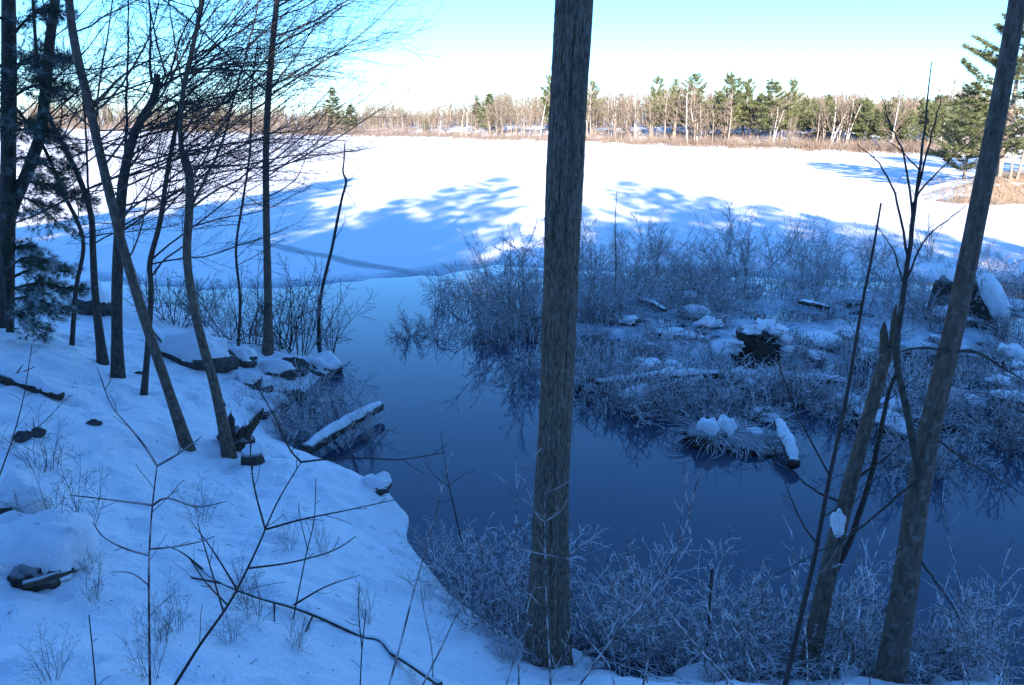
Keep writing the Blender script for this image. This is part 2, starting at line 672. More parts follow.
def lake_wet(X, Y, Z):
    ye = np.interp(X, EX, EY)
    s = Y - ye
    w = 1 - sstep(0.6, 3.2, s + 0.8 * noise2(X * 0.6, Y * 0.6, 17))
    thin = 1 - sstep(0.0, 0.05, Z)
    tr = np.exp(-((s - 4.5 - 1.2 * np.sin(X * 0.25)) / 0.35) ** 2) * 0.35 * (X < 0)
    sk = Y - np.interp(X, KX, KY)
    crack = 1.6 * np.exp(-((sk + 0.1 - 0.25 * noise2(X * 0.8, Y * 0.8, 19)) / 0.42) ** 2) * (X < 0.5) * sstep(-13, -7, X)
    return np.clip(np.maximum(np.maximum(np.where(X < 0, w * 0.75, w * 0.55 + thin * 0.45), tr), crack), 0, 1.6)


lake = grid_sheet('snow_covered_ice', axis(-2600, -14, 22, 2600, 0.11, 1.12), axis(9, 9.5, 30, 3000, 0.11, 1.10), lake_z, M['lake'], attr={'wet': lake_wet})

# ------------------------------------------------------------------ far shore
_fp = [(-260, 122.5), (-60, 126.5), (100, 130), (240, 133.5), (400, 138), (540, 142), (700, 147.5), (820, 152), (880, 154), (930, 157)]
FS = np.array([at(px, py, 0.0) for px, py in _fp])
print('far shore', [(round(p[0]), round(p[1])) for p in FS])
FS = np.vstack([FS, [70, 100, 0], [110, 92, 0], [260, 80, 0]])
_sx, _sy = FS[:, 0], FS[:, 1]
_o = np.argsort(_sx)
_sx, _sy = _sx[_o], _sy[_o]


def shore_y(x):
    return np.interp(x, _sx, _sy)


def far_z(X, Y):
    s = Y - shore_y(X) + 1.2 * noise2(X * 0.15, Y * 0.15, 40)
    z = -0.4 + 0.75 * sstep(-0.5, 1.5, s) + 1.5 * sstep(3, 26, s) * sstep(-60, 10, X) + 0.6 * sstep(5, 40, s)
    return z + 0.12 * noise2(X * 0.05, Y * 0.05, 41) * sstep(1, 8, s)


M['far_ground'] = None


def make_far_ground():
    m, nt, b = mat_new('far_ground')
    c = coords(nt)
    n1 = nd(nt, 'ShaderNodeTexNoise', Scale=0.16, Detail=6.0, Roughness=0.6)
    n2 = nd(nt, 'ShaderNodeTexNoise', Scale=1.8, Detail=5.0)
    nt.links.new(c, n1.inputs[0])
    nt.links.new(c, n2.inputs[0])
    litter = mixc(nt, n2.outputs[0], (0.22, 0.14, 0.09), (0.38, 0.27, 0.18))
    f = ramp(nt, mathn(nt, 'ADD', mathn(nt, 'MULTIPLY', n1.outputs[0], 0.7), mathn(nt, 'MULTIPLY', n2.outputs[0], 0.3)), [(0.45, (0, 0, 0)), (0.56, (1, 1, 1))])
    nt.links.new(mixc(nt, f, litter, (0.82, 0.83, 0.84)), b.inputs['Base Color'])
    b.inputs['Roughness'].default_value = 0.9
    return m


M['far_ground'] = make_far_ground()
fx = np.concatenate([np.linspace(-420, -120, 60), np.linspace(-118, 100, 150), np.linspace(103, 260, 30)])
V, Q = [], []
fs_ = np.concatenate([np.linspace(-3, 12, 16), np.linspace(14, 60, 16), np.array([80, 120, 200, 400, 900])])
XX, SS = np.meshgrid(fx, fs_)
YY = shore_y(XX) + SS
mb = MB()
nx, ny = len(fx), len(fs_)
i = np.arange(ny - 1)[:, None] * nx
j = np.arange(nx - 1)[None, :]
mb.add(np.stack([XX, YY, far_z(XX, YY)], -1), np.stack([i + j, i + j + 1, i + nx + j + 1, i + nx + j], -1).reshape(-1, 4))
mb.build('far_shore', M['far_ground'], kind='structure')

# right-hand point of land
_pc = at(1075, 205, 0.0)
PTX, PTY = _pc[0], _pc[1]


def point_z(X, Y):
    u = (X - (PTX + 6)) / 15.0
    v = (Y - (PTY + 4)) / 10.0
    r = np.sqrt(u * u + v * v) + 0.12 * noise2(X * 0.3, Y * 0.3, 50)
    return -0.3 + 1.6 * (1 - sstep(0.35, 1.02, r)) + 0.12 * noise2(X * 0.8, Y * 0.8, 51) * (r < 1)


grid_sheet('snowy_point', np.linspace(PTX - 12, PTX + 40, 110), np.linspace(PTY - 9, PTY + 18, 80), point_z, M['far_ground'])


# ------------------------------------------------------------------ growth helpers
def unit(v):
    v = np.asarray(v, float)
    return v / (np.linalg.norm(v) + 1e-12)


def smooth_path(P, n):
    """Catmull-Rom through the points, n samples."""
    P = np.asarray(P, float)
    if len(P) == 2:
        t = np.linspace(0, 1, n)[:, None]
        return P[0] * (1 - t) + P[1] * t
    E = np.vstack([2 * P[0] - P[1], P, 2 * P[-1] - P[-2]])
    u = np.linspace(0, len(P) - 1 - 1e-9, n)
    k = u.astype(int)
    t = (u - k)[:, None]
    a, b, c, d = E[k], E[k + 1], E[k + 2], E[k + 3]
    return 0.5 * (2 * b + (c - a) * t + (2 * a - 5 * b + 4 * c - d) * t * t + (3 * b - a - 3 * c + d) * t ** 3)


def wander(p, d, L, n, wob, up, r=rnd):
    """A crooked path from p along d with length L."""
    x, y, z = float(p[0]), float(p[1]), float(p[2])
    a, b, c = float(d[0]), float(d[1]), float(d[2])
    q = math.sqrt(a * a + b * b + c * c) + 1e-12
    a, b, c = a / q, b / q, c / q
    s = L / n
    P = [(x, y, z)]
    for _ in range(n):
        a += r.gauss(0, wob)
        b += r.gauss(0, wob)
        c += r.gauss(0, wob) + up
        q = s / math.sqrt(a * a + b * b + c * c + 1e-12)
        x += a * q
        y += b * q
        z += c * q
        q /= s
        a, b, c = a * q, b * q, c * q
        P.append((x, y, z))
    return np.array(P)


def side_dir(T, ang, az):
    T = unit(T)
    ref = np.array([0, 0, 1.0]) if abs(T[2]) < 0.9 else np.array([1.0, 0, 0])
    a = unit(np.cross(T, ref))
    b = np.cross(T, a)
    s = math.cos(az) * a + math.sin(az) * b
    return math.cos(ang) * T + math.sin(ang) * s


def sprout(mb, P, r0, lev, nper, lenf, ang=(0.5, 0.95), wob=0.10, up=0.03, rmin=0.0016, t0=0.2, k=3, flat=0.0, r=rnd):
    """Twigs along the path P, recursive to depth lev."""
    if lev <= 0:
        return
    L = np.linalg.norm(np.diff(P, axis=0), axis=1).sum()
    n = max(2, int(L * nper + r.random()))
    m = len(P) - 1
    for i in range(n):
        t = t0 + (1 - t0) * ((i + r.random()) / n)
        t = min(t, 0.97)
        kk = min(int(t * m), m - 1)
        f = t * m - kk
        p = P[kk] * (1 - f) + P[kk + 1] * f
        T = P[kk + 1] - P[kk]
        d = side_dir(T, r.uniform(*ang), r.uniform(0, 2 * PI))
        if flat:
            d[2] *= 1 - flat
        l = L * lenf * (1.15 - 0.75 * t) * r.uniform(0.55, 1.25)
        if l < 0.03:
            continue
        seg = 5 if lev > 1 else 3
        C = wander(p, d, l, seg, wob, up, r)
        rr = max(rmin, r0 * (1 - 0.6 * t) * 0.55)
        mb.tube(C, np.linspace(rr, max(rmin * 0.8, rr * 0.35), seg + 1), k)
        sprout(mb, C, rr, lev - 1, nper * 1.5, lenf * 0.95, ang, wob, up, rmin, 0.15, 3, flat, r)


def bark_disp(amp=0.05, fa=9.0, fz=5.0, seed=1, furrow=True):
    def f(P, an, R, D):
        s = np.concatenate([[0], np.cumsum(np.linalg.norm(np.diff(P, axis=0), axis=1))])
        ca = np.cos(an)[None, :] * fa / 2
        sa = np.sin(an)[None, :] * fa / 2
        one = np.ones((len(P), len(an)))
        z = s[:, None] * fz * one
        Q = np.stack([ca * one + 0.25 * noise(np.stack([ca * one, sa * one, z * 0.7], -1), seed + 9), sa * one, z * one], -1)
        n = noise(Q, seed)
        if furrow:
            n = 1 - 2 * np.abs(n) ** 0.7
        lo = noise(np.stack([ca * one * 0.25, sa * one * 0.25, z * 0.35], -1), seed + 3)
        return amp * n * 0.6 + amp * 0.9 * lo
    return f


def px_path(pts, y0, dy=0.0):
    """Pixel polyline standing at forward distance y0 (drifting by dy to the tip)."""
    n = len(pts)
    return np.array([ady(p[0], p[1], y0 + dy * i / max(1, n - 1)) for i, p in enumerate(pts)])


def resample_r(rs, n):
    return np.interp(np.linspace(0, 1, n), np.linspace(0, 1, len(rs)), rs)


def to_ground(P, sink=0.12):
    """Extend or trim the foot so it stands in the ground."""
    P = np.asarray(P, float).copy()
    g = float(hgt(np.array([P[0][0]]), np.array([P[0][1]]))[0])
    if P[0][2] > g - sink:
        d = unit(P[1] - P[0])
        dz = max(0.25, d[2])
        foot = P[0] - d / dz * 0 - np.array([d[0] / dz, 0, 1.0]) * (P[0][2] - g + sink)
        if P[0][2] - g > 0.15:
            P = np.vstack([foot, P])
        else:
            P[0] = foot
    return P


def limb_set(root, org, P, R, spec, matw, mtw, r=rnd):
    """Limbs on trunk path P: spec is a list of (t, azimuth, elevation, length)."""
    n = len(P) - 1
    for (t, az, el, L) in spec:
        kk = min(int(t * n), n - 1)
        p = P[kk]
        d = np.array([math.cos(az) * math.cos(el), math.sin(az) * math.cos(el), math.sin(el)])
        C = wander(p, d, L, 9, 0.09, 0.02, r)
        rr = min(R[kk] * 0.4, 0.004 + 0.0038 * L)
        mb = MB()
        mb.tube(C, np.linspace(rr, 0.003, 10), 5)
        lo = mb.build('limb', matw, root, org)
        tw = MB()
        sprout(tw, C, rr * 0.7, 2, 8.0, 0.38, (0.45, 0.9), 0.08, 0.02, 0.0019, 0.12, 3, 0.25, r)
        tw.build('twigs', mtw, lo, org, kind='stuff')


# ------------------------------------------------------------------ needle tufts
def tufts(mb, C, D, n, length, width, spread, rg=rng):
    """n thin needle blades round each centre C pointing about D."""
    C = np.repeat(np.asarray(C, float), n, 0)
    D = np.repeat(np.asarray(D, float), n, 0)
    N = len(C)
    d = D + rg.normal(0, spread, (N, 3))
    d /= np.linalg.norm(d, axis=1)[:, None] + 1e-9
    s = np.cross(d, rg.normal(0, 1, (N, 3)))
    s /= np.linalg.norm(s, axis=1)[:, None] + 1e-9
    L = length * rg.uniform(0.6, 1.2, (N, 1))
    a = C - s * width / 2
    b = C + s * width / 2
    t = C + d * L
    V = np.stack([a, b, t], 1).reshape(-1, 3)
    mb.add(V, None, np.arange(N * 3).reshape(-1, 3))


def pine_parts(Ht, crown0, Lmax, whorl, per, nn, blade, bw, rtrunk, seed, sparse=0.0, step=0.4, k=7, spread=0.55):
    """Meshes of a white pine: trunk, limbs, needles (around the origin)."""
    r = random.Random(seed)
    rg = np.random.default_rng(seed)
    tr, lb, nd_ = MB(), MB(), MB()
    P = wander((0, 0, -0.3), (0, 0, 1), Ht + 0.3, 14, 0.015, 0.02, r)
    tr.tube(P, np.linspace(rtrunk, rtrunk * 0.08, 15), k)
    z = crown0
    while z < Ht - 0.3:
        u = (z - crown0) / (Ht - crown0)
        prof = (math.sin(PI * min(1, 0.28 + 0.72 * u)) ** 0.8) * (1 - 0.25 * u) + 0.08
        a0 = r.uniform(0, 2 * PI)
        for q in range(per):
            if r.random() < sparse:
                continue
            az = a0 + q * 2 * PI / per + r.uniform(-0.35, 0.35)
            L = Lmax * prof * r.uniform(0.55, 1.15)
            el = 0.05 + 0.5 * u + r.uniform(-0.12, 0.2)
            p = np.array([np.interp(z, P[:, 2], P[:, i]) for i in range(3)])
            d = np.array([math.cos(az) * math.cos(el), math.sin(az) * math.cos(el), math.sin(el)])
            C = wander(p, d, L, 6, 0.07, 0.05, r)
            lb.tube(C, np.linspace(max(0.02, rtrunk * 0.22 * (1 - 0.6 * u)), 0.01, 7), 3)
            # flat sprays of twigs with tufts
            m = max(2, int(L / step))
            cs, ds = [], []
            for i in range(m):
                t = 0.28 + 0.72 * (i + r.random()) / m
                kk = min(int(t * 6), 5)
                f = t * 6 - kk
                b = C[kk] * (1 - f) + C[min(kk + 1, 6)] * f
                T = unit(C[min(kk + 1, 6)] - C[kk])
                sd = unit(np.cross(T, (0, 0, 1)))
                for sgn in (-1, 1, 0):
                    ln = L * 0.24 * r.uniform(0.4, 1.1) * (1.2 - 0.6 * t)
                    dd = unit(T * 0.7 + sd * sgn * 0.9 + np.array([0, 0, r.uniform(0.05, 0.45)]))
                    if sgn:
                        lb.tube(np.array([b, b + dd * ln]), [0.012, 0.006], 3)
                        cs += [b + dd * ln * 0.55, b + dd * ln]
                        ds += [dd, dd]
                    else:
                        cs.append(b)
                        ds.append(unit(T + np.array([0, 0, 0.5])))
            tufts(nd_, cs, ds, nn, blade, bw, spread, rg)
        z += whorl * r.uniform(0.75, 1.3)
    p = P[-1]
    tufts(nd_, [p, p - [0, 0, 0.3]], [[0, 0, 1]] * 2, nn * 2, blade * 1.2, bw, spread, rg)
    return tr, lb, nd_


def pine_kind(args, mt, ml, mn, name='pine_tree', cat='pine tree'):
    def make():
        tr, lb, ne = pine_parts(**args)
        t = thing(name, (0, 0, 0), 'pine', cat)
        tr.build('trunk', mt, t)
        lb.build('limbs', ml, t, kind='stuff')
        ne.build('needles', mn, t, smooth=False, kind='stuff')
        return t
    return Kind(make)


# ------------------------------------------------------------------ pines behind the viewpoint, whose shade lies over the bank and the ice
shade = [pine_kind(dict(Ht=18.0, crown0=2.2, Lmax=4.2, whorl=0.62, per=6, nn=13, blade=0.42, bw=0.07, rtrunk=0.24, seed=s, step=0.42), M['bark_dark'], M['bark_dark'], M['needle']) for s in (71, 72)]
shade.append(pine_kind(dict(Ht=18.0, crown0=4.0, Lmax=3.4, whorl=0.8, per=5, nn=11, blade=0.42, bw=0.07, rtrunk=0.22, seed=73, sparse=0.2, step=0.45), M['bark_dark'], M['bark_dark'], M['needle']))
_te = math.tan(_e)
_sdx = -math.tan(math.radians(SUN_AZ - 180))     # x drift of the light per metre of y (towards +y)


def shade_pine(sx, sy, y0, kind, dz=0.0):
    """A pine standing at y0 whose top throws its shadow on the ice at (sx, sy)."""
    D = sy - y0
    x = sx - math.tan(math.radians(SUN_AZ - 180)) * D
    g = float(hgt(np.array([x]), np.array([y0]))[0])
    top = D / math.cos(math.radians(SUN_AZ - 180)) * _te + dz
    ht = top - g
    sc = ht / 18.0
    w = max(0.8, sc) if ht > 10 else sc
    shade[kind].place((x, y0, g), rnd.uniform(0, 6.28), (w, w, sc), 'tall dark pine on the wooded rise behind the viewpoint, shading the bank and ice', 'pines behind the viewpoint')


# outline of the shadow on the ice: (pixel of the tip, row distance)
for i, (px, py, yy) in enumerate([(497, 178, -11), (452, 188, -14), (405, 200, -10), (355, 205, -13), (290, 203, -10), (220, 206, -12), (130, 212, -10), (30, 212, -13), (-90, 212, -11),
                                  (622, 182, -11), (662, 188, -15), (705, 196, -11), (752, 205, -13), (800, 214, -10), (852, 224, -12), (915, 232, -10), (985, 240, -12), (1070, 245, -10), (1180, 248, -12),
                                  (580, 205, -13), (530, 236, -10)]):
    p = at(px, py)
    shade_pine(p[0], p[1], yy, 2 if 340 < px < 880 else i % 2)
# second and third rows fill the wood
for i, (px, py, yy) in enumerate([(470, 226, -20), (415, 230, -22), (360, 232, -19), (260, 225, -21), (160, 228, -20), (40, 228, -22),
                                  (600, 226, -19), (650, 222, -22), (715, 228, -20), (790, 238, -22), (880, 248, -20), (990, 258, -21), (1110, 262, -20), (540, 250, -22),
                                  (500, 250, -9), (556, 250, -10.5), (585, 254, -8.5), (330, 252, -9), (690, 252, -9), (840, 258, -9), (470, 256, -7), (395, 214, -16), (330, 213, -17), (745, 226, -16),
                                  (430, 262, -8), (620, 258, -8), (760, 262, -7.5), (250, 258, -8), (900, 275, -8), (90, 255, -8), (-60, 240, -20)]):
    p = at(px, py)
    shade_pine(p[0], p[1], yy, i % 2)
# detached shadow at the left and on the right
p = at(330, 180)
shade_pine(p[0], p[1], -24, 0)


# ------------------------------------------------------------------ far treeline
def bare_tree_kind(Ht, seed, mat_t, name='bare_tree', cat='tree', crown=0.35, spread=0.6, n1=13, forks=1):
    def make():
        r = random.Random(seed)
        t = thing(name, (0, 0, 0), 'tree', cat)
        tr, cr = MB(), MB()
        for f in range(forks):
            P = wander((r.uniform(-0.3, 0.3) * (forks > 1), 0, -0.3), (r.uniform(-0.25, 0.25) * (forks > 1), 0, 1), Ht * r.uniform(0.85, 1.0), 9, 0.05, 0.05, r)
            R = np.linspace(0.011 * Ht + 0.04, 0.03, 10)
            tr.tube(P, R, 5)
            n = len(P) - 1
            for i in range(n1):
                u = crown + (1 - crown) * (i + r.random()) / n1
                kk = min(int(u * n), n - 1)
                az = r.uniform(0, 2 * PI)
                el = r.uniform(0.45, 1.05)
                d = np.array([math.cos(az) * math.cos(el), math.sin(az) * math.cos(el), math.sin(el)])
                L = Ht * spread * (1.05 - 0.75 * u) * r.uniform(0.5, 0.9)
                C = wander(P[kk], d, L, 5, 0.12, 0.05, r)
                cr.tube(C, np.linspace(0.06, 0.03, 6), 3)
                sprout(cr, C, 0.05, 2, 2.3, 0.45, (0.35, 0.8), 0.1, 0.04, 0.024, 0.1, 3, 0, r)
        tr.build('trunk', mat_t, t)
        cr.build('crown', M['far_twig'], t, kind='stuff')
        return t
    return Kind(make)


far_kinds = [bare_tree_kind(8.5, 201, M['far_bark'], crown=0.3), bare_tree_kind(10, 202, M['far_bark'], crown=0.4), bare_tree_kind(7.0, 203, M['far_bark'], crown=0.25, forks=2, n1=9),
             bare_tree_kind(9.0, 206, M['far_bark'], crown=0.5, spread=0.45)]
birch_kinds = [bare_tree_kind(9.0, 204, M['far_birch'], 'birch_tree', 'birch', crown=0.35), bare_tree_kind(8.0, 205, M['far_birch'], 'birch_tree', 'birch', crown=0.4, forks=2, n1=8)]


def far_ground(x, y):
    return float(far_z(np.array([x]), np.array([y]))[0])


fr = random.Random(77)
nb = 0
for i in range(300):
    px = fr.uniform(-40, 985)
    if px < 430 and fr.random() < 0.35:
        continue
    p = ray(px, 140)
    back = fr.uniform(1.5, 38) if fr.random() < 0.75 else fr.uniform(1.5, 8)
    # walk out along the ray until past the shore
    y = 60.0
    for _ in range(400):
        x = p[0] / p[1] * y
        if y - float(shore_y(x)) > back:
            break
        y += 1.0
    g = far_ground(x, y)
    # tree tops against the sky as in the photograph
    ty = np.interp(px, [0, 240, 330, 420, 470, 540, 600, 660, 720, 800, 900, 985], [104, 108, 111, 110, 101, 95, 93, 92, 97, 100, 100, 100])
    top = ady(px, ty + fr.uniform(-11, 9), y)[2]
    ht = max(3.5, (top - g) * (1.25 if fr.random() < 0.2 else 1.0))
    if fr.random() < 0.16 and 430 < px < 900 and back < 20:
        k = fr.choice(birch_kinds)
        k.place((x, y, g), fr.uniform(0, 6.28), ht / 8.5, 'slim pale-trunked birch among the bare trees of the sunlit far shore', 'pale birches of the far shore')
    else:
        k = fr.choice(far_kinds)
        s = ht / 8.5
        k.place((x, y, g), fr.uniform(0, 6.28), (s * fr.uniform(0.85, 1.25), s * fr.uniform(0.85, 1.25), s), 'bare brown-grey tree in the long sunlit wood across the ice', 'bare trees of the far wood')

# far conifers
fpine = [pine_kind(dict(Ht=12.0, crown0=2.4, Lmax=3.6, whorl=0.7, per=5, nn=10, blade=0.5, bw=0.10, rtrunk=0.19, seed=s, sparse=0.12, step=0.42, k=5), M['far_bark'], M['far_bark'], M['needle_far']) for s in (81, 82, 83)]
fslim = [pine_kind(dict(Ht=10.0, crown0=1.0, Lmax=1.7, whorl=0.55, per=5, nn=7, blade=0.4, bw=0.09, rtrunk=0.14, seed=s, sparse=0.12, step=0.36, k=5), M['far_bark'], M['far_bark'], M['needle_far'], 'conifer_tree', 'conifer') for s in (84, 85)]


def far_pine(px, top_py, back, label, group=None, slim=False, wide=1.0):
    p = ray(px, 140)
    y = 60.0
    while y < 600:
        x = p[0] / p[1] * y
        if y - float(shore_y(x)) > back:
            break
        y += 0.5
    g = far_ground(x, y)
    ht = ady(px, top_py, y)[2] - g
    ks = fslim if slim else fpine
    base = 10.0 if slim else 12.0
    s = ht / base
    fr.choice(ks).place((x, y, g), fr.uniform(0, 6.28), (s * wide, s * wide, s), label, group)


far_pine(335, 87, 10, 'tall dark conifer standing alone at the left of the far shore', slim=True, wide=1.5)
far_pine(352, 104, 9, 'short round conifer right beside the lone tall conifer', slim=True, wide=2.1)
far_pine(426, 119, 8, 'tiny conifer low in the brush left of the bare far wood', slim=True, wide=1.6)
far_pine(477, 95, 20, 'thin conifer top left of its darker twin above the bare far wood', slim=True, wide=1.2)
far_pine(490, 93, 16, 'dark bushy conifer above the bare far wood left of the big trunk', slim=True, wide=1.8)
far_pine(551, 73, 14, 'tall pine peeking out on the left of the big near trunk', wide=0.85)
far_pine(592, 82, 16, 'pine crown peeking out on the right of the big near trunk', wide=0.8)
far_pine(656, 76, 12, 'slim tall pine leftmost of the far pine group', wide=0.7)
far_pine(672, 80, 16, 'pale thin pine second from the left of the far pine group', wide=0.6)
far_pine(690, 75, 14, 'broad dark pine with a high round crown in the far pine group', wide=1.1)
far_pine(716, 90, 20, 'lower pine between the two tallest broad far pines', wide=0.8)
far_pine(729, 73, 9, 'tallest full-crowned far pine standing near the ice', wide=1.05)
far_pine(746, 80, 12, 'pine close against the right side of the tallest far pine', wide=0.9)
far_pine(770, 80, 8, 'broad yellow-green far pine reaching almost down to the ice', wide=1.15)
far_pine(788, 78, 12, 'slim spire-topped pine at the right end of the far pine group', wide=0.65)
far_pine(803, 98, 14, 'low green pine just right of the far pine group', wide=0.9)
for i in range(30):
    px = 812 + i * 5.2 + fr.uniform(-4, 4)
    far_pine(px, fr.uniform(95, 112), fr.uniform(3, 26), 'mid-green pine in the mixed wood towards the right end of the far shore', 'pines of the right far wood', wide=fr.uniform(0.7, 1.1))
for i in range(9):
    far_pine(250 - i * 34 + fr.uniform(-9, 9), fr.uniform(104, 112), fr.uniform(6, 30), 'small dark conifer in the distant wood seen through the left branches', 'distant conifers at the left', slim=True, wide=1.4)

# deep wood behind the first trees: trunks and twigs too many and too far to count
mb = MB()
for i in range(4600):
    px = fr.uniform(-60, 1000)
    if px < 400 and fr.random() < 0.25:
        continue
    yy = float(shore_y(ray(px, 140)[0] * np.interp(px, [0, 500, 1000], [260, 140, 95]))) + fr.uniform(22, 80)
    q = ray(px, 140)
    x = q[0] / q[1] * yy
    g = far_ground(x, yy)
    ty = np.interp(px, [0, 240, 330, 420, 470, 540, 600, 660, 720, 800, 900, 985], [106, 108, 110, 109, 102, 97, 95, 94, 96, 98, 99, 100])
    h = max(2.5, ady(px, ty + 3 * math.sin(px * 0.11) + 3 * math.sin(px * 0.043 + 1) + abs(fr.gauss(0, 8)) - 3, yy)[2] - g)
    P = wander((x, yy, g - 0.2), (fr.gauss(0, 0.06), 0, 1), h, 4, 0.07, 0.05, fr)
    mb.tube(P, np.linspace(0.05 + 0.006 * h, 0.03, 5), 3)
    for q_ in range(7):
        kk = fr.choice((1, 2, 3))
        d = np.array([fr.gauss(0, 0.7), fr.gauss(0, 0.3), fr.uniform(0.5, 1.1)])
        C = wander(P[kk] + (P[kk + 1] - P[kk]) * fr.random(), d, h * fr.uniform(0.18, 0.36), 2, 0.15, 0.05, fr)
        mb.tube(C, [0.05, 0.035, 0.02], 3)
o = mb.build('distant_wood', M['far_twig'], kind='stuff')
o['label'] = 'dense hazy brown mass of leafless wood behind the far shore trees'
o['category'] = 'wood'

# brush fringe along the far ice edge: an uncountable thicket
mb = MB()
n = 7500
bx = []
for i in range(n):
    px = fr.uniform(-60, 990)
    p = ray(px, 140)
    back = abs(fr.gauss(0.5, 2.2)) + (fr.random() < 0.3) * fr.uniform(0, 14)
    bx.append((p[0] / p[1], back))
S = np.array([b[0] for b in bx])
B = np.array([b[1] for b in bx])
y = np.full(n, 60.0)
for _ in range(1200):
    m_ = (y - shore_y(S * y)) < B
    if not m_.any():
        break
    y = np.where(m_, y + 0.5, y)
x = S * y
z = far_z(x, y)
for i in range(n):
    h = fr.uniform(0.4, 1.5) * (1.5 if S[i] < -0.12 else 1.0)
    for q in range(2):
        a = fr.gauss(0, 0.22)
        b = fr.gauss(0, 0.22)
        p0 = np.array([x[i] + fr.gauss(0, 0.25), y[i], max(z[i], 0.0) - 0.1])
        p1 = p0 + np.array([a, b, 1]) * h * 0.6
        p2 = p1 + np.array([a * 1.6 + fr.gauss(0, 0.15), b, 1]) * h * 0.5
        mb.tube(np.array([p0, p1, p2]), [0.02, 0.015, 0.008], 3)
o = mb.build('shore_brush', M['far_brush'], kind='stuff')
o['label'] = 'reddish brown leafless brush fringing the far edge of the ice'
o['category'] = 'brush'

# ------------------------------------------------------------------ right-hand point: pines, rusty grass, bare shrubs
def ptz(x, y):
    return float(point_z(np.array([x]), np.array([y]))[0])


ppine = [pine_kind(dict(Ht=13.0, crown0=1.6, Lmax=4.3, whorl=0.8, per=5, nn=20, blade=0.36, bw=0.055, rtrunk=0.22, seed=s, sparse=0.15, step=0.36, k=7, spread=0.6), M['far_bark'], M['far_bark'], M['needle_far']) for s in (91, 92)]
for (px, top, yy, kd, wd, lab) in [(1003, 8, PTY + 4, 0, 1.35, 'big open-branched pine behind the leaning right-hand trunk'),
                                   (968, 84, PTY + 12, 1, 1.1, 'lower pine spreading left of the big pine on the right-hand point'),
                                   (1050, 60, PTY + 7, 1, 1.0, 'pine at the right edge beyond the leaning trunk'),
                                   (950, 100, PTY + 30, 0, 0.7, 'small pine standing back where the point meets the far shore')]:
    q = ray(px, 150)
    x = q[0] / q[1] * yy
    g = max(ptz(x, yy), 0.1) if yy < PTY + 15 else max(0.1, far_ground(x, yy))
    ht = ady(px, top, yy)[2] - g
    s = ht / 13.0
    ppine[kd].place((x, yy, g), fr.uniform(0, 6.28), (s * wd, s * wd, s), lab, 'pines of the right-hand point')
# the wood goes on along the point, out of the frame, and shades the bay
for (dx, dy, ht) in [(9, 3, 12), (15, 6, 13), (22, 2, 13)]:
    ppine[1].place((PTX + dx, PTY + dy, ptz(PTX + dx, PTY + dy)), dx, ht / 13.0, 'pine further along the right-hand point beyond the picture edge', 'pines of the right-hand point')
for (px, py, sc) in [(1012, 188, 0.5), (1018, 172, 0.62), (985, 178, 0.4)]:
    yy = PTY + 2.5
    q = ray(px, 170)
    x = q[0] / q[1] * yy
    fr.choice(far_kinds).place((x, yy, ptz(x, yy)), px, sc, 'small bare tree on the snowy right-hand point under the pines', 'bare saplings of the right-hand point')
mb = MB()
for i in range(520):
    a = fr.uniform(0, 6.28)
    x = PTX - 6 + fr.gauss(0, 2.6)
    y_ = PTY + 1 + fr.gauss(0, 2.0)
    g = ptz(x, y_)
    if g < 0.02:
        continue
    h = fr.uniform(0.25, 0.7)
    tip = np.array([fr.gauss(0, 0.2), fr.gauss(0, 0.2), h])
    mb.tube(np.array([(x, y_, g - 0.05), (x, y_, g) + tip * 0.6, (x, y_, g) + tip * [1.6, 1.6, 0.95]]), [0.012, 0.01, 0.004], 3)
o = mb.build('dead_grass', M['grass'], kind='stuff')
o['label'] = 'rusty dead grass on the snowy right-hand point'
o['category'] = 'grass'


# ------------------------------------------------------------------ the big trunk in the middle
def trunk_from_pixels(pts, widths, y0, dy=0.0, n=60, k=14, disp=None, sink=0.15):
    """Trunk path and radii from pixel centre line and pixel widths."""
    P0 = px_path(pts, y0, dy)
    R0 = []
    for p, w in zip(P0, widths):
        depth = p[1] * _cp - (p[2] - CAMZ) * _sp
        R0.append(w / 2 * depth / F)
    L0 = len(P0)
    P0 = to_ground(P0, sink)
    if len(P0) > L0:
        R0 = [R0[0]] + R0
    P = smooth_path(P0, n)
    R = np.interp(np.linspace(0, len(P0) - 1, n), np.arange(len(P0)), R0)
    return P, R


pts = [(547, 652), (549, 600), (552, 500), (556, 400), (560, 300), (564, 200), (569, 100), (575, 0), (582, -140), (588, -300)]
wd = [47, 38, 33.5, 33, 33.5, 34.5, 35, 36, 35, 32]
P, R = trunk_from_pixels(pts, wd, 5.25, n=520)
big = thing('tree', P[0], 'thick furrowed trunk in the middle, rising out of the picture', 'tree', 'near trees')
mb = MB()
mb.tube(P, R * (1 + 0.4 * np.exp(-np.linspace(0, 70, len(P)))), 200, True, bark_disp(0.10, 34.0, 3.6, 3))
mb.build('trunk', M['bark'], big, P[0])
# crown above the frame
top = P[-1]
P2 = wander(top, (0.05, 0.05, 1), 7.0, 10, 0.05, 0.05)
mb = MB()
mb.tube(P2, np.linspace(R[-1], 0.02, 11), 10)
mb.build('upper_trunk', M['bark'], big, P[0])
limb_set(big, P[0], P2, np.linspace(R[-1], 0.02, 11), [(rnd.uniform(0.1, 0.95), rnd.uniform(0, 6.28), rnd.uniform(0.4, 0.9), rnd.uniform(1.5, 3.0)) for _ in range(9)], M['bark_dark'], M['twig'])

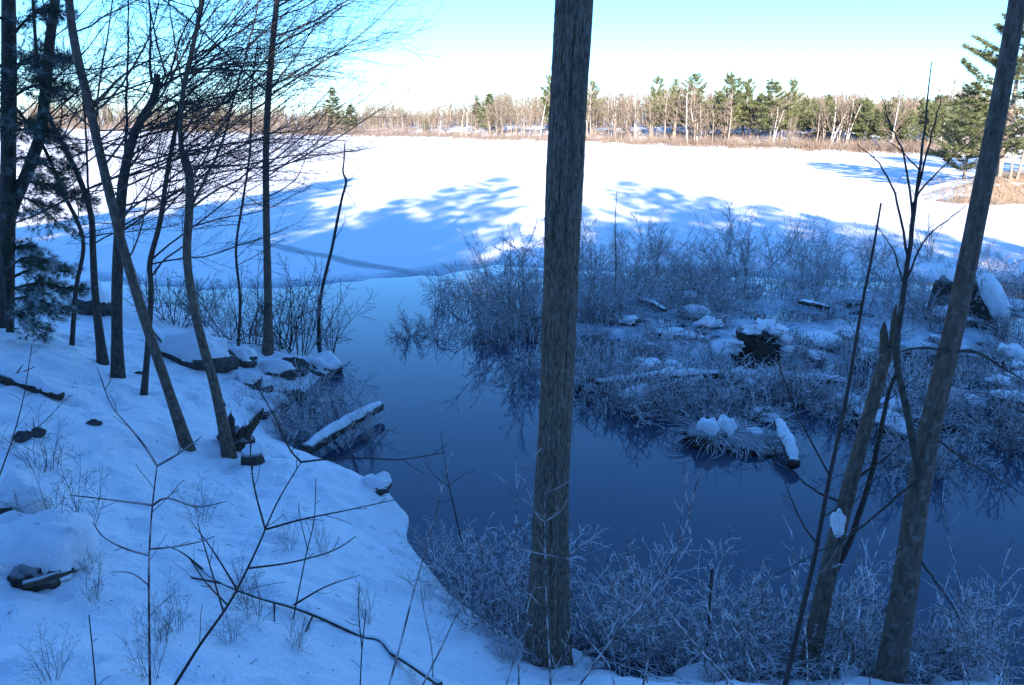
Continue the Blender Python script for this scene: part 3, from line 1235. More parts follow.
# ------------------------------------------------------------------ leaning tree on the right with its side stem
pts = [(888, 692), (903, 600), (917, 500), (932, 420), (951, 340), (966, 270), (982, 190), (998, 110), (1011, 40), (1019, -10), (1032, -120), (1040, -220)]
wd = [28, 24, 22, 20, 18.5, 18, 18, 17.5, 17.5, 17, 16, 13]
P, R = trunk_from_pixels(pts, wd, 4.95, n=300)
lean = thing('tree', P[0], 'leaning mottled trunk at the right, a thin stem rising beside it', 'tree', 'near trees')
mb = MB()
mb.tube(P, R * (1 + 0.3 * np.exp(-np.linspace(0, 40, len(P)))), 64, True, bark_disp(0.06, 9.0, 3.0, 13, furrow=False))
mb.build('trunk', M['bark_smooth'], lean, P[0])
LP, LR = P, R


def stem_px(root, org, pts, r0, r1, y0, name, mat, dy=0.0, twig=None, k=7, n=24, seed=1, lev=2, nper=5, lenf=0.3, rmin=0.0014):
    C = smooth_path(px_path(pts, y0, dy), n)
    rj = random.Random(seed)
    C = C + np.array([[rj.gauss(0, 0.003), rj.gauss(0, 0.003), 0] for _ in range(n)])
    mb = MB()
    mb.tube(C, np.linspace(r0, r1, n), k)
    o = mb.build(name, mat, root, org)
    if twig:
        tw = MB()
        sprout(tw, C, r0 * 0.6, lev, nper, lenf, (0.5, 0.9), 0.09, 0.03, rmin, 0.25, 3, 0, rj)
        tw.build('twigs', twig, o, org, kind='stuff')
    return o, C


stem_px(lean, LP[0], [(920, 478), (909, 420), (897, 362), (902, 300), (911, 240), (917, 190), (924, 130), (931, 62)], 0.028, 0.003, 4.85, 'side_stem', M['bark_dark'], k=8)
for q, (bp, r0) in enumerate([([(913, 222), (905, 160), (893, 130), (881, 95)], 0.008), ([(917, 195), (928, 150), (938, 110), (942, 95)], 0.008),
                              ([(909, 250), (915, 200), (935, 175), (960, 150), (985, 130)], 0.008), ([(908, 262), (897, 200), (880, 165), (858, 145)], 0.009),
                              ([(906, 280), (925, 240), (945, 222), (968, 205)], 0.007), ([(905, 290), (893, 250), (875, 225)], 0.006), ([(920, 170), (900, 150), (886, 140)], 0.005)]):
    stem_px(lean, LP[0], bp, r0, 0.002, 4.85, 'branch', M['bark_dark'], twig=M['twig'], k=5, n=14, seed=300 + q, lev=2, nper=6, lenf=0.24)
for q, (bp, r0) in enumerate([([(946, 352), (975, 352), (1000, 366), (1030, 384)], 0.014), ([(948, 350), (920, 348), (897, 352)], 0.012),
                              ([(917, 480), (880, 512), (845, 540), (818, 552), (775, 575)], 0.011), ([(920, 560), (938, 585), (955, 610), (968, 640)], 0.009),
                              ([(938, 440), (968, 462), (1000, 480), (1030, 500)], 0.009)]):
    stem_px(lean, LP[0], bp, r0, 0.003, 4.9, 'branch', M['bark_dark'], twig=M['frost_light'], k=6, n=16, seed=320 + q, lev=2, nper=5, lenf=0.25)

# ------------------------------------------------------------------ broken snag left of it
pts = [(803, 694), (818, 620), (832, 555), (846, 500), (862, 440), (876, 390), (888, 348)]
wd = [18, 17.5, 16, 14.5, 13, 12.5, 10]
P, R = trunk_from_pixels(pts, wd, 5.3, n=110)
snag = thing('dead_tree', P[0], 'grey broken snag with a split top beside the leaning right-hand trunk', 'dead tree', 'near trees')
mb = MB()
mb.tube(P, R, 36, True, bark_disp(0.10, 8.0, 3.5, 23))
mb.build('trunk', M['bark_smooth'], snag, P[0])


def splinter(root, org, base, d, L, w, mat, name='splinter', seed=1):
    """A jagged wedge of split wood."""
    r = random.Random(seed)
    d = unit(d)
    ref = unit(np.cross(d, (0.3, 1, 0.1)))
    b = np.cross(d, ref)
    n = 9
    ring = []
    for i, t in enumerate(np.linspace(0, 1, n)):
        ww = w * (1.15 - 0.3 * t) if i < n - 1 else w * 0.25
        for a in np.arange(7) * 2 * PI / 7:
            q = 1 + 0.22 * math.sin(a * 3 + seed) + r.uniform(-0.12, 0.12)
            cut = (0.16 * math.cos(a + seed) + r.uniform(-0.09, 0.09)) * L * (i >= n - 2)
            ring.append(np.asarray(base) + d * (L * t + cut) + ref * math.cos(a) * ww * q + b * math.sin(a) * ww * 0.75 * q + ref * w * 0.3 * math.sin(t * 3 + seed))
    mb = MB()
    mb.add(np.array(ring), _tube_faces(n, 7), [[j, (j + 1) % 7, 0] for j in range(1, 6)])
    return mb.build(name, mat, root, org)


for q, (dx, L) in enumerate([(-0.05, 0.22), (0.03, 0.30), (0.06, 0.16)]):
    splinter(snag, P[0], P[-1] + np.array([dx * 0.8, 0, -0.05]), (dx * 0.8, 0.02, 1), L, 0.03, M['split_wood'], seed=q + 4)
stem_px(snag, P[0], [(832, 575), (848, 545), (864, 500), (879, 440), (889, 392), (897, 372)], 0.028, 0.012, 5.33, 'side_stem', M['bark_dark'], k=8, n=22)
stem_px(snag, P[0], [(852, 480), (880, 462), (905, 440)], 0.012, 0.003, 5.3, 'branch', M['bark_dark'], twig=M['frost_light'], n=12, seed=341)
stem_px(snag, P[0], [(846, 505), (815, 490), (790, 470), (765, 440)], 0.010, 0.003, 5.3, 'branch', M['bark_dark'], twig=M['frost_light'], n=12, seed=342)

# ------------------------------------------------------------------ left bank trees
def bank_tree(name, label, base_px, pts, wd, mat, limbs=(), twig=None, n=90, k=20, amp=0.06, seed=1, extra=(), cat='tree', y0=None):
    g = ground(*base_px) if y0 is None else np.array([0, y0, 0])
    wd = [w * 0.74 for w in wd]
    P, R = trunk_from_pixels(pts, wd, g[1], n=n)
    t = thing(name, P[0], label, cat, 'bare trees of the left bank')
    mb = MB()
    mb.tube(P, R * (1 + 0.35 * np.exp(-np.linspace(0, 30, len(P)))), k, True, bark_disp(amp, 6.0, 4.0, seed, furrow=False))
    mb.build('trunk', mat, t, P[0])
    rj = random.Random(seed)
    if limbs:
        limb_set(t, P[0], P, R, [(rj.uniform(limbs[1], limbs[2]), rj.choice([rj.uniform(-0.9, 0.9), rj.uniform(-0.9, 0.9), rj.uniform(0, 6.28)]), rj.uniform(0.02, 0.75), rj.uniform(limbs[3], limbs[4])) for _ in range(limbs[0])], mat, twig or M['twig'], rj)
    for q, (bp, r0, r1, dy) in enumerate(extra):
        stem_px(t, P[0], bp, r0 * 0.75, r1 * 0.7, g[1], 'limb', mat, dy, twig=twig or M['twig'], k=6, n=22, seed=seed * 10 + q, lev=2, nper=6, lenf=0.30, rmin=0.0019)
    return t, P, R, g[1]


# slanting stem that crosses in front of the others
bank_tree('tree', 'slanting trunk rooted lowest on the left bank, leaning left into its neighbours', (187, 446),
          [(187, 446), (170, 395), (153, 345), (136, 292), (121, 240), (110, 195), (98, 145), (88, 100), (77, 55), (70, 10), (66, -60), (60, -160)],
          [16, 13, 12.5, 12.5, 12, 12, 12, 11.5, 11.5, 11, 9, 6], M['bark_smooth'], (22, 0.32, 0.97, 0.88, 2.21), seed=31,
          extra=[([(119, 235), (105, 190), (96, 140), (100, 80), (110, 20), (118, -40)], 0.02, 0.006, 0.3), ([(90, 110), (120, 78), (150, 60), (190, 48)], 0.018, 0.004, 0.4)])
# upright stem ending in a pruned stub with a shoot
bank_tree('tree', 'upright dark trunk on the left bank ending in a sawn stub with a shoot', (118, 378),
          [(118, 378), (117, 330), (117, 285), (119, 235), (122, 190), (127, 160), (135, 132), (146, 112), (154, 98), (157, 82), (157, 74)],
          [17, 14, 13.5, 13, 13, 12, 11, 10.5, 10, 9, 8.5], M['bark_dark'], (26, 0.30, 0.95, 1.10, 3.12), seed=32,
          extra=[([(152, 84), (150, 60), (151, 25), (148, -20), (150, -80)], 0.026, 0.008, 0.1), ([(123, 185), (126, 140), (127, 90), (128, 40), (128, -30)], 0.032, 0.010, 0.1),
                 ([(120, 175), (75, 195), (40, 213), (0, 228), (-40, 240)], 0.024, 0.008, -1.0), ([(133, 135), (175, 120), (210, 112), (250, 100)], 0.018, 0.004, 0.5),
                 ([(126, 165), (170, 155), (205, 150), (245, 128), (290, 105)], 0.018, 0.004, 1.0)])
# short stem behind
bank_tree('tree', 'thin forked dark stem just left of the sawn-off trunk on the left bank', (102, 362),
          [(103, 362), (99, 330), (95, 290), (93, 250), (91, 215), (80, 180), (66, 150), (50, 118), (40, 80), (34, 20), (30, -60)],
          [14, 11, 9, 8, 7.5, 7, 6, 5.5, 5, 4, 3], M['bark_dark'], (20, 0.28, 0.95, 0.88, 2.60), seed=33,
          extra=[([(93, 240), (88, 180), (85, 120), (78, 60), (70, 0), (66, -60)], 0.022, 0.008, 0.2)])
# slender curved stem
bank_tree('tree', 'slender wavy stem between the sawn-off trunk and the knobbly one', (144, 393),
          [(144, 393), (148, 345), (151, 290), (150, 262), (160, 222), (167, 175), (175, 132), (186, 80), (197, 30), (205, -10), (212, -70)],
          [8.5, 7.5, 7, 7, 6.5, 6, 5.5, 5, 4.5, 4, 3], M['bark_dark'], (26, 0.30, 0.97, 0.88, 2.86), seed=34,
          extra=[([(151, 278), (162, 262), (175, 252), (187, 244)], 0.018, 0.012, 0.0)])
# knobbly stem beside the broken stump
bank_tree('tree', 'knobbly trunk rising from the splintered stump on the left bank', (229, 456),
          [(229, 456), (222, 420), (213, 380), (203, 345), (192, 298), (187, 255), (189, 215), (190, 180), (186, 163), (181, 145), (181, 115), (184, 85), (192, 50), (200, 10), (206, -50)],
          [18, 14, 12.5, 12, 11.5, 11, 11, 11.5, 12, 6.5, 6, 6, 5.5, 5, 4], M['bark_smooth'], (30, 0.40, 0.97, 0.77, 2.47), seed=35,
          extra=[([(191, 207), (205, 180), (222, 142), (235, 95), (247, 50), (258, 5), (266, -40)], 0.022, 0.006, 0.2), ([(183, 88), (176, 50), (170, 10), (166, -30)], 0.014, 0.004, 0.1)])
# tall straight tree near the water
bank_tree('tree', 'tall straight slim tree on the left bank beside the snowy boulders', (268, 353),
          [(268, 353), (268, 300), (267, 250), (266, 200), (266, 150), (268, 100), (272, 50), (277, 0), (284, -80), (288, -160)],
          [14, 10.5, 9.5, 9, 8.5, 8.5, 8, 7.5, 6.5, 5], M['bark_smooth'], (20, 0.32, 0.95, 1.43, 3.90), seed=36)
# crooked sapling at the water
bank_tree('sapling', 'crooked thin sapling with a hooked tip at the water edge', (319, 345),
          [(319, 345), (319, 315), (322, 290), (327, 268), (332, 248), (337, 222), (342, 198), (346, 182), (343, 172), (344, 160), (345, 143)],
          [6, 5, 4.5, 4.5, 4, 3.8, 3.4, 3.2, 2.6, 2.2, 1.6], M['bark_dark'], (), seed=37, k=10, cat='sapling',
          extra=[([(346, 182), (352, 178), (358, 168)], 0.012, 0.005, 0), ([(344, 190), (351, 197), (356, 208)], 0.011, 0.005, 0), ([(319, 318), (312, 300), (306, 282)], 0.012, 0.006, 0), ([(334, 240), (342, 228), (346, 214)], 0.010, 0.004, 0)])
# thin extra stems whose long branches net the upper left sky
bank_tree('sapling', 'thin upright stem at the left edge in front of the dark pine', (70, 345),
          [(72, 345), (76, 290), (83, 240), (62, 190), (45, 150), (25, 120), (5, 95), (-20, 70)], [6, 5.5, 5, 5, 4.5, 4, 3.5, 3], M['bark_dark'], (20, 0.28, 0.9, 0.88, 2.60), seed=38, k=10, cat='sapling')
bank_tree('sapling', 'fine twiggy sapling standing between the knobbly trunk and the tall straight tree', (238, 350),
          [(238, 350), (240, 300), (236, 250), (243, 200), (250, 150), (252, 90), (258, 40)], [4, 3.6, 3.4, 3.2, 2.8, 2.2, 1.6], M['bark_dark'], (21, 0.28, 0.95, 0.66, 1.95), seed=39, k=10, cat='sapling')

# ------------------------------------------------------------------ pine at the left edge, with low snowy boughs
def near_pine(name, label, trunks, y0, boughs, seed, nm='needle'):
    r = random.Random(seed)
    rg = np.random.default_rng(seed)
    P, R = trunk_from_pixels(trunks[0][0], trunks[0][1], y0, n=70)
    t = thing(name, P[0], label, 'pine tree', 'pines at the left edge')
    mb = MB()
    mb.tube(P, R, 20, True, bark_disp(0.06, 6, 4, seed, furrow=True))
    mb.build('trunk', M['bark_dark'], t, P[0])
    for pts, wd in trunks[1:]:
        Q, S = trunk_from_pixels(pts, wd, y0 + 0.1, n=50, sink=-9)
        mb = MB()
        mb.tube(Q, S, 14, True, bark_disp(0.06, 6, 4, seed + 5))
        mb.build('side_trunk', M['bark_dark'], t, P[0])
    for (a, b, dy, nt, droop) in boughs:
        p0 = ady(a[0], a[1], y0)
        p1 = ady(b[0], b[1], y0 + dy)
        mid = (p0 + p1) / 2 + np.array([0, 0, 0.12])
        C = smooth_path([p0, mid, p1], 14)
        mb = MB()
        mb.tube(C, np.linspace(0.025, 0.006, 14), 5)
        lo = mb.build('bough', M['bark_dark'], t, P[0])
        tw, ne = MB(), MB()
        cs, ds = [], []
        L = np.linalg.norm(p1 - p0)
        for i in range(nt):
            u = 0.2 + 0.8 * (i + r.random()) / nt
            kk = min(int(u * 13), 12)
            T = unit(C[kk + 1] - C[kk])
            d = side_dir(T, r.uniform(0.4, 1.0), r.uniform(0, 6.28))
            d[2] *= 0.45
            d[2] -= droop * r.random()
            ln = L * r.uniform(0.16, 0.38) * (1.15 - 0.5 * u)
            S_ = wander(C[kk], d, ln, 4, 0.1, 0.02, r)
            tw.tube(S_, np.linspace(0.006, 0.003, 5), 3)
            for m in range(2, 5):
                for q in range(3):
                    o_ = rg.normal(0, 0.035, 3)
                    cs.append(S_[m] + o_)
                    ds.append(unit(unit(S_[m] - S_[m - 1]) + rg.normal(0, 0.35, 3)))
        tufts(ne, cs, ds, 20, 0.11, 0.0042, 0.5, rg)
        tw.build('twigs', M['twig'], lo, P[0], kind='stuff')
        ne.build('needles', M[nm], lo, P[0], smooth=False, kind='stuff')
    return t


gp = ground(6, 290)
near_pine('pine_tree', 'dark twin-stemmed pine cut off by the left edge of the picture',
          [([(5, 300), (6, 250), (8, 180), (9, 100), (9, 40), (8, -40), (6, -160)], [17, 15, 14, 14, 13, 12, 9]),
           ([(10, 215), (18, 195), (30, 165), (40, 135), (45, 95), (50, 40), (56, -10), (60, -80)], [11, 11, 11, 10.5, 10, 9.5, 9, 7])], min(gp[1], 11.5),
          [((8, 40), (60, 10), -0.5, 30, 0.1), ((8, 70), (70, 60), 0.4, 33, 0.2), ((8, 100), (66, 90), -0.8, 33, 0.2), ((8, 130), (75, 150), -0.3, 39, 0.3), ((8, 20), (-40, 30), -0.8, 27, 0.2),
           ((8, 160), (62, 175), -1.2, 42, 0.4), ((8, 180), (88, 205), 0.2, 45, 0.4), ((8, 195), (60, 225), -1.4, 39, 0.4), ((8, 120), (-30, 150), -1, 24, 0.3), ((8, 15), (40, -30), 0.6, 27, 0.1),
           ((8, 60), (-20, 110), -1.2, 27, 0.2), ((8, -20), (70, -30), -0.6, 27, 0.1), ((8, 85), (38, 62), -1.3, 27, 0.1), ((8, 150), (30, 120), -1.5, 30, 0.1)], 61)
gp2 = ground(22, 335)
near_pine('pine_sapling', 'young pine with low snow-dusted boughs on the bank at the left edge',
          [([(10, 332), (8, 305), (5, 275), (2, 245)], [7, 6, 5, 4])], gp2[1],
          [((8, 300), (62, 312), -0.4, 24, 0.3), ((8, 290), (78, 292), 0.2, 28, 0.3), ((6, 280), (70, 272), 0.5, 26, 0.2), ((5, 270), (50, 262), -0.3, 22, 0.2), ((8, 310), (40, 332), -0.5, 22, 0.3), ((6, 285), (55, 322), 0.1, 22, 0.4), ((4, 260), (35, 250), 0.2, 18, 0.1)], 62, 'needle_snowy')


# ------------------------------------------------------------------ shapes for rocks, snow and logs
def boulder_mb(c, rx, ry, rz, seed, nu=28, nv=18, rough=0.3):
    mb = MB()
    u = np.arange(nu) * 2 * PI / nu
    v = np.linspace(0.02, PI - 0.02, nv)
    U, Vv = np.meshgrid(u, v)
    D = np.stack([np.cos(U) * np.sin(Vv), np.sin(U) * np.sin(Vv), np.cos(Vv)], -1)
    r = 1 + rough * noise(D * 1.6 + seed * 3.1, seed) + rough * 0.55 * noise(D * 4 + seed, seed + 1) + rough * 0.25 * noise(D * 9 + seed, seed + 2)
    V = np.asarray(c) + D * r[..., None] * np.array([rx, ry, rz])
    i = np.arange(nv - 1)[:, None] * nu
    j = np.arange(nu)[None, :]
    j2 = (j + 1) % nu
    Q = np.stack([i + j, i + nu + j, i + nu + j2, i + j2], -1).reshape(-1, 4)
    b = (nv - 1) * nu
    T = [[0, k, k + 1] for k in range(1, nu - 1)] + [[b, b + k + 1, b + k] for k in range(1, nu - 1)]
    mb.add(V, Q, T)
    return mb


def drape_mb(c, rx, ry, rz, seed, cap, nu=28, nv=18, rough=0.3):
    """Snow draped over the boulder of the same seed: its upper skin, thickened."""
    mb = boulder_mb(c, rx, ry, rz, seed, nu, nv, rough)
    V = mb.v[0]
    D = (V - np.asarray(c)) / np.array([rx, ry, rz])
    D = D / np.linalg.norm(D, axis=1)[:, None]
    w = sstep(0.1, 0.6, D[:, 2] + 0.35 * noise(D * 2.2 + seed, seed + 7))
    mb.v[0] = np.asarray(c) + (V - np.asarray(c)) * (0.95 + 0.09 * w)[:, None] + np.array([0, 0, 1]) * (cap * w * (0.8 + 0.4 * noise(D * 2 + 3, seed)))[:, None]
    return mb


def dome_mb(c, rx, ry, h, seed, rot=0.0, skirt=0.06, rough=0.2):
    """A soft snow cap with an uneven rim, rounded over at the edge."""
    mb = MB()
    nu, nr = 26, 9
    u = np.arange(nu) * 2 * PI / nu
    V = [np.asarray(c) + np.array([0, 0, h])]
    rim = 1 + rough * noise(np.stack([np.cos(u) * 1.5, np.sin(u) * 1.5, u * 0 + seed], -1), seed) + rough * 0.6 * noise(np.stack([np.cos(u) * 4, np.sin(u) * 4, u * 0 + seed], -1), seed + 2)
    for i in range(1, nr + 1):
        t = i / nr
        rr = math.sin(t * PI / 2) ** 0.85
        z = h * max(0.0, math.cos(t * PI / 2)) ** 0.75
        x = np.cos(u) * rr * rx * rim
        y = np.sin(u) * rr * ry * rim
        zz = z + h * 0.4 * noise(np.stack([x * 3 / max(rx, 0.05) * 0.7, y * 3 / max(ry, 0.05) * 0.7, u * 0 + seed], -1), seed + 5) * math.sin(t * PI) - (skirt if i == nr else 0)
        ca, sa = math.cos(rot), math.sin(rot)
        V += list(np.stack([c[0] + x * ca - y * sa, c[1] + x * sa + y * ca, c[2] + zz], -1))
    Q = []
    for i in range(nr - 1):
        for j in range(nu):
            a = 1 + i * nu + j
            b = 1 + i * nu + (j + 1) % nu
            Q.append([a, a + nu, b + nu, b])
    T = [[0, 1 + j, 1 + (j + 1) % nu] for j in range(nu)]
    mb.add(np.array(V), Q, T)
    return mb


def strip_mb(P, w, h, seed):
    """Snow lying along the top of a log."""
    P = np.asarray(P, float)
    n = len(P)
    T = unit(P[-1] - P[0])
    s = unit(np.cross(T, (0, 0, 1)))
    k = 9
    V = []
    for i in range(n):
        t = i / (n - 1)
        e = min(1, 5 * t + 0.15, 5 * (1 - t) + 0.15) ** 0.5
        for j in range(k):
            a = PI * j / (k - 1)
            q = 1 + 0.28 * noise(np.array([[t * 9 + seed, math.cos(a), seed]]), seed)[0] + 0.15 * noise(np.array([[t * 22 + seed, math.cos(a) * 2, seed]]), seed + 1)[0]
            V.append(P[i] + s * math.cos(a) * w * e * q + np.array([0, 0, 1]) * (math.sin(a) * h * e * q - 0.01))
    i = np.arange(n - 1)[:, None] * k
    j = np.arange(k - 1)[None, :]
    mb = MB()
    mb.add(np.array(V), np.stack([i + j, i + j + 1, i + k + j + 1, i + k + j], -1).reshape(-1, 4))
    return mb


def boulder(px, py, rx, ry, rz, seed, label, cap=0.12, z=None, mat='rock', capscale=(0.95, 0.95), lift=0.15, name='boulder', cat='boulder', group='snow-capped boulders'):
    c = ground(px, py) if z is None else at(px, py, z)
    c = c + np.array([0, ry * 0.5, 0])
    t = thing(name, c, label, cat, group)
    boulder_mb(c + [0, 0, rz * lift], rx, ry, rz, seed).build('rock', M[mat], t, c)
    if cap:
        drape_mb(c + [0, 0, rz * lift], rx, ry, rz, seed, cap + 0.03).build('snow_cap', M['snow_clean'], t, c)
    return t


def log_thing(p0, p1, r0, r1, label, seed=1, snow=0.05, name='log', cat='log', stubs=0, group='fallen logs', mat='log', bend=0.03, sw=1.0):
    p0, p1 = np.asarray(p0, float), np.asarray(p1, float)
    r = random.Random(seed)
    mid = (p0 + p1) / 2 + np.array([r.uniform(-bend, bend), r.uniform(-bend, bend), r.uniform(0, bend)])
    P = smooth_path([p0, mid, p1], 30)
    t = thing(name, p0, label, cat, group)
    mb = MB()
    mb.tube(P, np.linspace(r0, r1, 30), 16, True, bark_disp(0.14, 6, 5, seed, furrow=False))
    mb.build('trunk', M[mat], t, p0)
    if snow:
        Q = P + np.linspace(r0, r1, 30)[:, None] * np.array([0, 0, 0.55])
        strip_mb(Q[1:-1], (r0 + r1) / 2 * 0.85 * sw, snow + (r0 + r1) / 4, seed).build('snow', M['snow_clean'], t, p0)
    for q in range(stubs):
        u = r.uniform(0.2, 0.9)
        b = P[int(u * 29)]
        d = unit(np.array([r.gauss(0, 1), r.gauss(0, 0.6), r.uniform(0.2, 1)]))
        mb = MB()
        mb.tube(wander(b, d, r.uniform(0.2, 0.5), 4, 0.1, 0, r), np.linspace(r1 * 0.35, 0.006, 5), 5)
        mb.build('branch_stub', M['frost_light'], t, p0)
    return t


# ------------------------------------------------------------------ left bank: boulders, stump, logs
boulder(196, 366, 0.55, 0.42, 0.34, 3, 'wide boulder under a thick rounded snow drift behind the bare trunks', cap=0.10, capscale=(1.08, 1.1))
boulder(320, 374, 0.36, 0.3, 0.20, 5, 'dark flat-topped boulder with a snow cap at the tip of the bank', cap=0.04, capscale=(0.85, 0.85))
boulder(290, 371, 0.28, 0.24, 0.19, 6, 'dark bare-sided boulder wedged left of the one at the tip of the bank', cap=0.0)
boulder(240, 366, 0.26, 0.22, 0.2, 7, 'small dark boulder beneath snow at the foot of the tall straight tree', cap=0.05, capscale=(1.0, 1.0))
boulder(262, 389, 0.16, 0.14, 0.13, 8, 'fist-like dark rock half out of the snow above the brushy inlet', cap=0.02, capscale=(0.7, 0.7))
boulder(272, 410, 0.24, 0.18, 0.14, 9, 'low dark rock at the waterline of the brushy inlet', cap=0.03, capscale=(0.7, 0.7))
boulder(276, 376, 0.34, 0.22, 0.15, 14, 'wide dark rock slab behind the inlet brush under the shore shrubs', cap=0.02)
boulder(248, 385, 0.2, 0.15, 0.13, 15, 'dark rock above the inlet left of the fist-like rock', cap=0.03)
boulder(258, 415, 0.2, 0.14, 0.12, 16, 'dark rock under a snow lip at the back of the inlet', cap=0.04)
boulder(290, 398, 0.2, 0.14, 0.1, 17, 'low wet rock between the inlet brush and the tip boulders', cap=0.0)
boulder(374, 489, 0.17, 0.13, 0.11, 10, 'small snow-capped rock at the rounded end of the near snow bank', cap=0.03, lift=-0.15)
boulder(86, 312, 0.42, 0.35, 0.38, 12, 'dark rock outcrop under snow between the young pine and the trunks', cap=0.08, capscale=(0.95, 1.0))
boulder(12, 530, 0.22, 0.2, 0.20, 13, 'snow-buried stone at the left edge above the hollow drift', cap=0.06, capscale=(1.0, 1.0))

# splintered stump
g = ground(233, 446)
st = thing('stump', g, 'splintered rotten stump of upright shards at the foot of the knobbly trunk', 'stump')
boulder_mb(g + [0.02, 0.06, 0.04], 0.20, 0.16, 0.15, 41, rough=0.3).build('base', M['root'], st, g)
for q, (dx, dz, L, w) in enumerate([(0.10, 1, 0.40, 0.05), (0.55, 0.9, 0.46, 0.05), (-0.28, 1, 0.26, 0.05), (0.3, 1, 0.26, 0.04), (-0.05, 1, 0.20, 0.055)]):
    splinter(st, g, g + np.array([dx * 0.22, 0.03 * (q % 3) - 0.05, 0.02]), (dx, -0.05 + 0.06 * (q % 2), dz), L, w, M['split_wood'] if q % 2 else M['log'], seed=50 + q)
g = ground(251, 466)
t = thing('stump', g, 'short dark stump block with a snow rim right of the splintered stump', 'stump')
mb = MB()
mb.tube(np.array([g + [0, 0.05, -0.1], g + [0.005, 0.05, 0.05], g + [0.01, 0.05, 0.16]]), [0.13, 0.12, 0.115], 22, True, bark_disp(0.14, 6, 6, 44, furrow=False))
mb.build('block', M['log'], t, g)
dome_mb(g + [0.03, 0.08, 0.155], 0.12, 0.09, 0.06, 45).build('snow_cap', M['snow_clean'], t, g)

p0, p1 = at(306, 450, 0.16), at(380, 406, 0.18)
log_thing(p0, p1, 0.095, 0.075, 'thick snow-topped log pointing out over the water from the brushy inlet', 47, snow=0.05, sw=1.1, bend=0.02)
p0, p1 = ground(-14, 376) + [0, 0, 0.06], ground(62, 398) + [0, 0, 0.02]
log_thing(p0, p1, 0.10, 0.05, 'dark log half sunk in snow at the left edge of the bank', 48, snow=0.05, stubs=2)
p0, p1 = ground(188, 356) + [-0.3, 0, 0.15], ground(140, 318) + [0, 0, 0.25]
log_thing(p0, p1, 0.05, 0.035, 'thin fallen pole lying behind the bare trunks', 49, snow=0.02)
p0, p1 = at(405, 572, 0.12), at(372, 492, 0.1)

# drift with a dark hollow and a broken plank of wood at the lower left
g = ground(42, 584)
t = thing('snow_drift', g, 'snow drift over a dark hollow with a broken limb jutting right, lower left', 'snow drift')
boulder_mb(g + [-0.04, 0.10, 0.02], 0.15, 0.17, 0.13, 52, rough=0.35).build('hollow_shade_lump', M['root'], t, g)  # solid dark lump stands in for the shade inside the hollow
dome_mb(g + [-0.22, 0.26, 0.08], 0.34, 0.22, 0.20, 53, 0.3, 0.1, 0.55).build('snow_cap', M['snow_clean'], t, g)
splinter(t, g, g + [-0.02, -0.12, 0.08], (1, -0.1, 0.36), 0.34, 0.026, M['split_wood'], 'broken_limb', 54)
for (px, py) in [(22, 438), (38, 434), (140, 375), (95, 425), (220, 405)]:
    g = ground(px, py)
    s_ = {22: 'small dark rock poking from the snow below the sunken log', 38: 'pebble-sized rock right of the small dark rock below the sunken log', 140: 'dark knob of wood in the snow by the slender wavy stem', 95: 'tiny dark stone alone in the open snow of the left bank', 220: 'little dark stone behind the splintered stump'}[px]
    t = thing('stone', g, s_, 'stone', 'stones in the snow')
    boulder_mb(g + [0, 0, 0.01], 0.075, 0.06, 0.05, int(px)).build('rock', M['rock'], t, g)


# ------------------------------------------------------------------ shrubs
def shrub_kind(Ht, nst, fan, nper, lenf, mat_s, mat_t, seed, rs=0.010, rmin=0.0026, lev=2, arch=0.0, base_r=0.12, name='shrub', seg=8, wob=0.15):
    def make():
        r = random.Random(seed)
        t = thing(name, (0, 0, 0), 'shrub', 'shrub')
        tw = MB()
        for i in range(nst):
            az = 2 * PI * (i + r.uniform(-0.3, 0.3)) / nst
            tl = fan * r.uniform(0.25, 1.0)
            d = np.array([math.cos(az) * math.sin(tl), math.sin(az) * math.sin(tl), math.cos(tl)])
            b = np.array([math.cos(az), math.sin(az), 0]) * base_r * r.random() + np.array([0, 0, -0.12])
            C = wander(b, d, Ht * r.uniform(0.45, 1.15), seg, wob * 0.8, 0.04 - arch, r)
            mb = MB()
            rr = rs * r.uniform(0.7, 1.2)
            mb.tube(C, np.linspace(rr, rmin, seg + 1), 4)
            mb.build('stem', mat_s, t)
            sprout(tw, C, rr * 0.7, lev, nper, lenf, (0.35, 1.0), wob, 0.02 - arch, rmin, 0.15, 3, 0, r)
        tw.build('twigs', mat_t, t, kind='stuff')
        return t
    return Kind(make)


FR, FL = M['frost'], M['frost_light']
tall = [shrub_kind(2.0, 13, 0.6, 8, 0.30, FL, FL, 401, rmin=0.0044, wob=0.18, base_r=0.3), shrub_kind(2.0, 15, 0.85, 7.5, 0.32, FL, FL, 402, rmin=0.0044, wob=0.2, base_r=0.4), shrub_kind(2.0, 12, 0.5, 8, 0.28, FL, FR, 403, rmin=0.0044, wob=0.16, base_r=0.25), shrub_kind(2.0, 10, 1.0, 8, 0.34, FL, FR, 404, rmin=0.0044, wob=0.24, base_r=0.35, arch=0.03)]
low = [shrub_kind(0.9, 13, 1.15, 13, 0.42, FL, FR, 411, rs=0.009, rmin=0.0042, arch=0.05), shrub_kind(0.9, 15, 1.35, 12, 0.42, FL, FL, 412, rs=0.009, rmin=0.0042, arch=0.08), shrub_kind(0.9, 12, 0.9, 13, 0.4, FL, FR, 413, rs=0.008, rmin=0.0042, arch=0.02)]
dark = [shrub_kind(2.0, 10, 0.75, 6.5, 0.36, M['bark_dark'], M['twig'], 421, rs=0.014, rmin=0.0046), shrub_kind(2.0, 11, 0.95, 6, 0.36, M['bark_dark'], FL, 422, rs=0.014, rmin=0.0046, arch=0.02)]
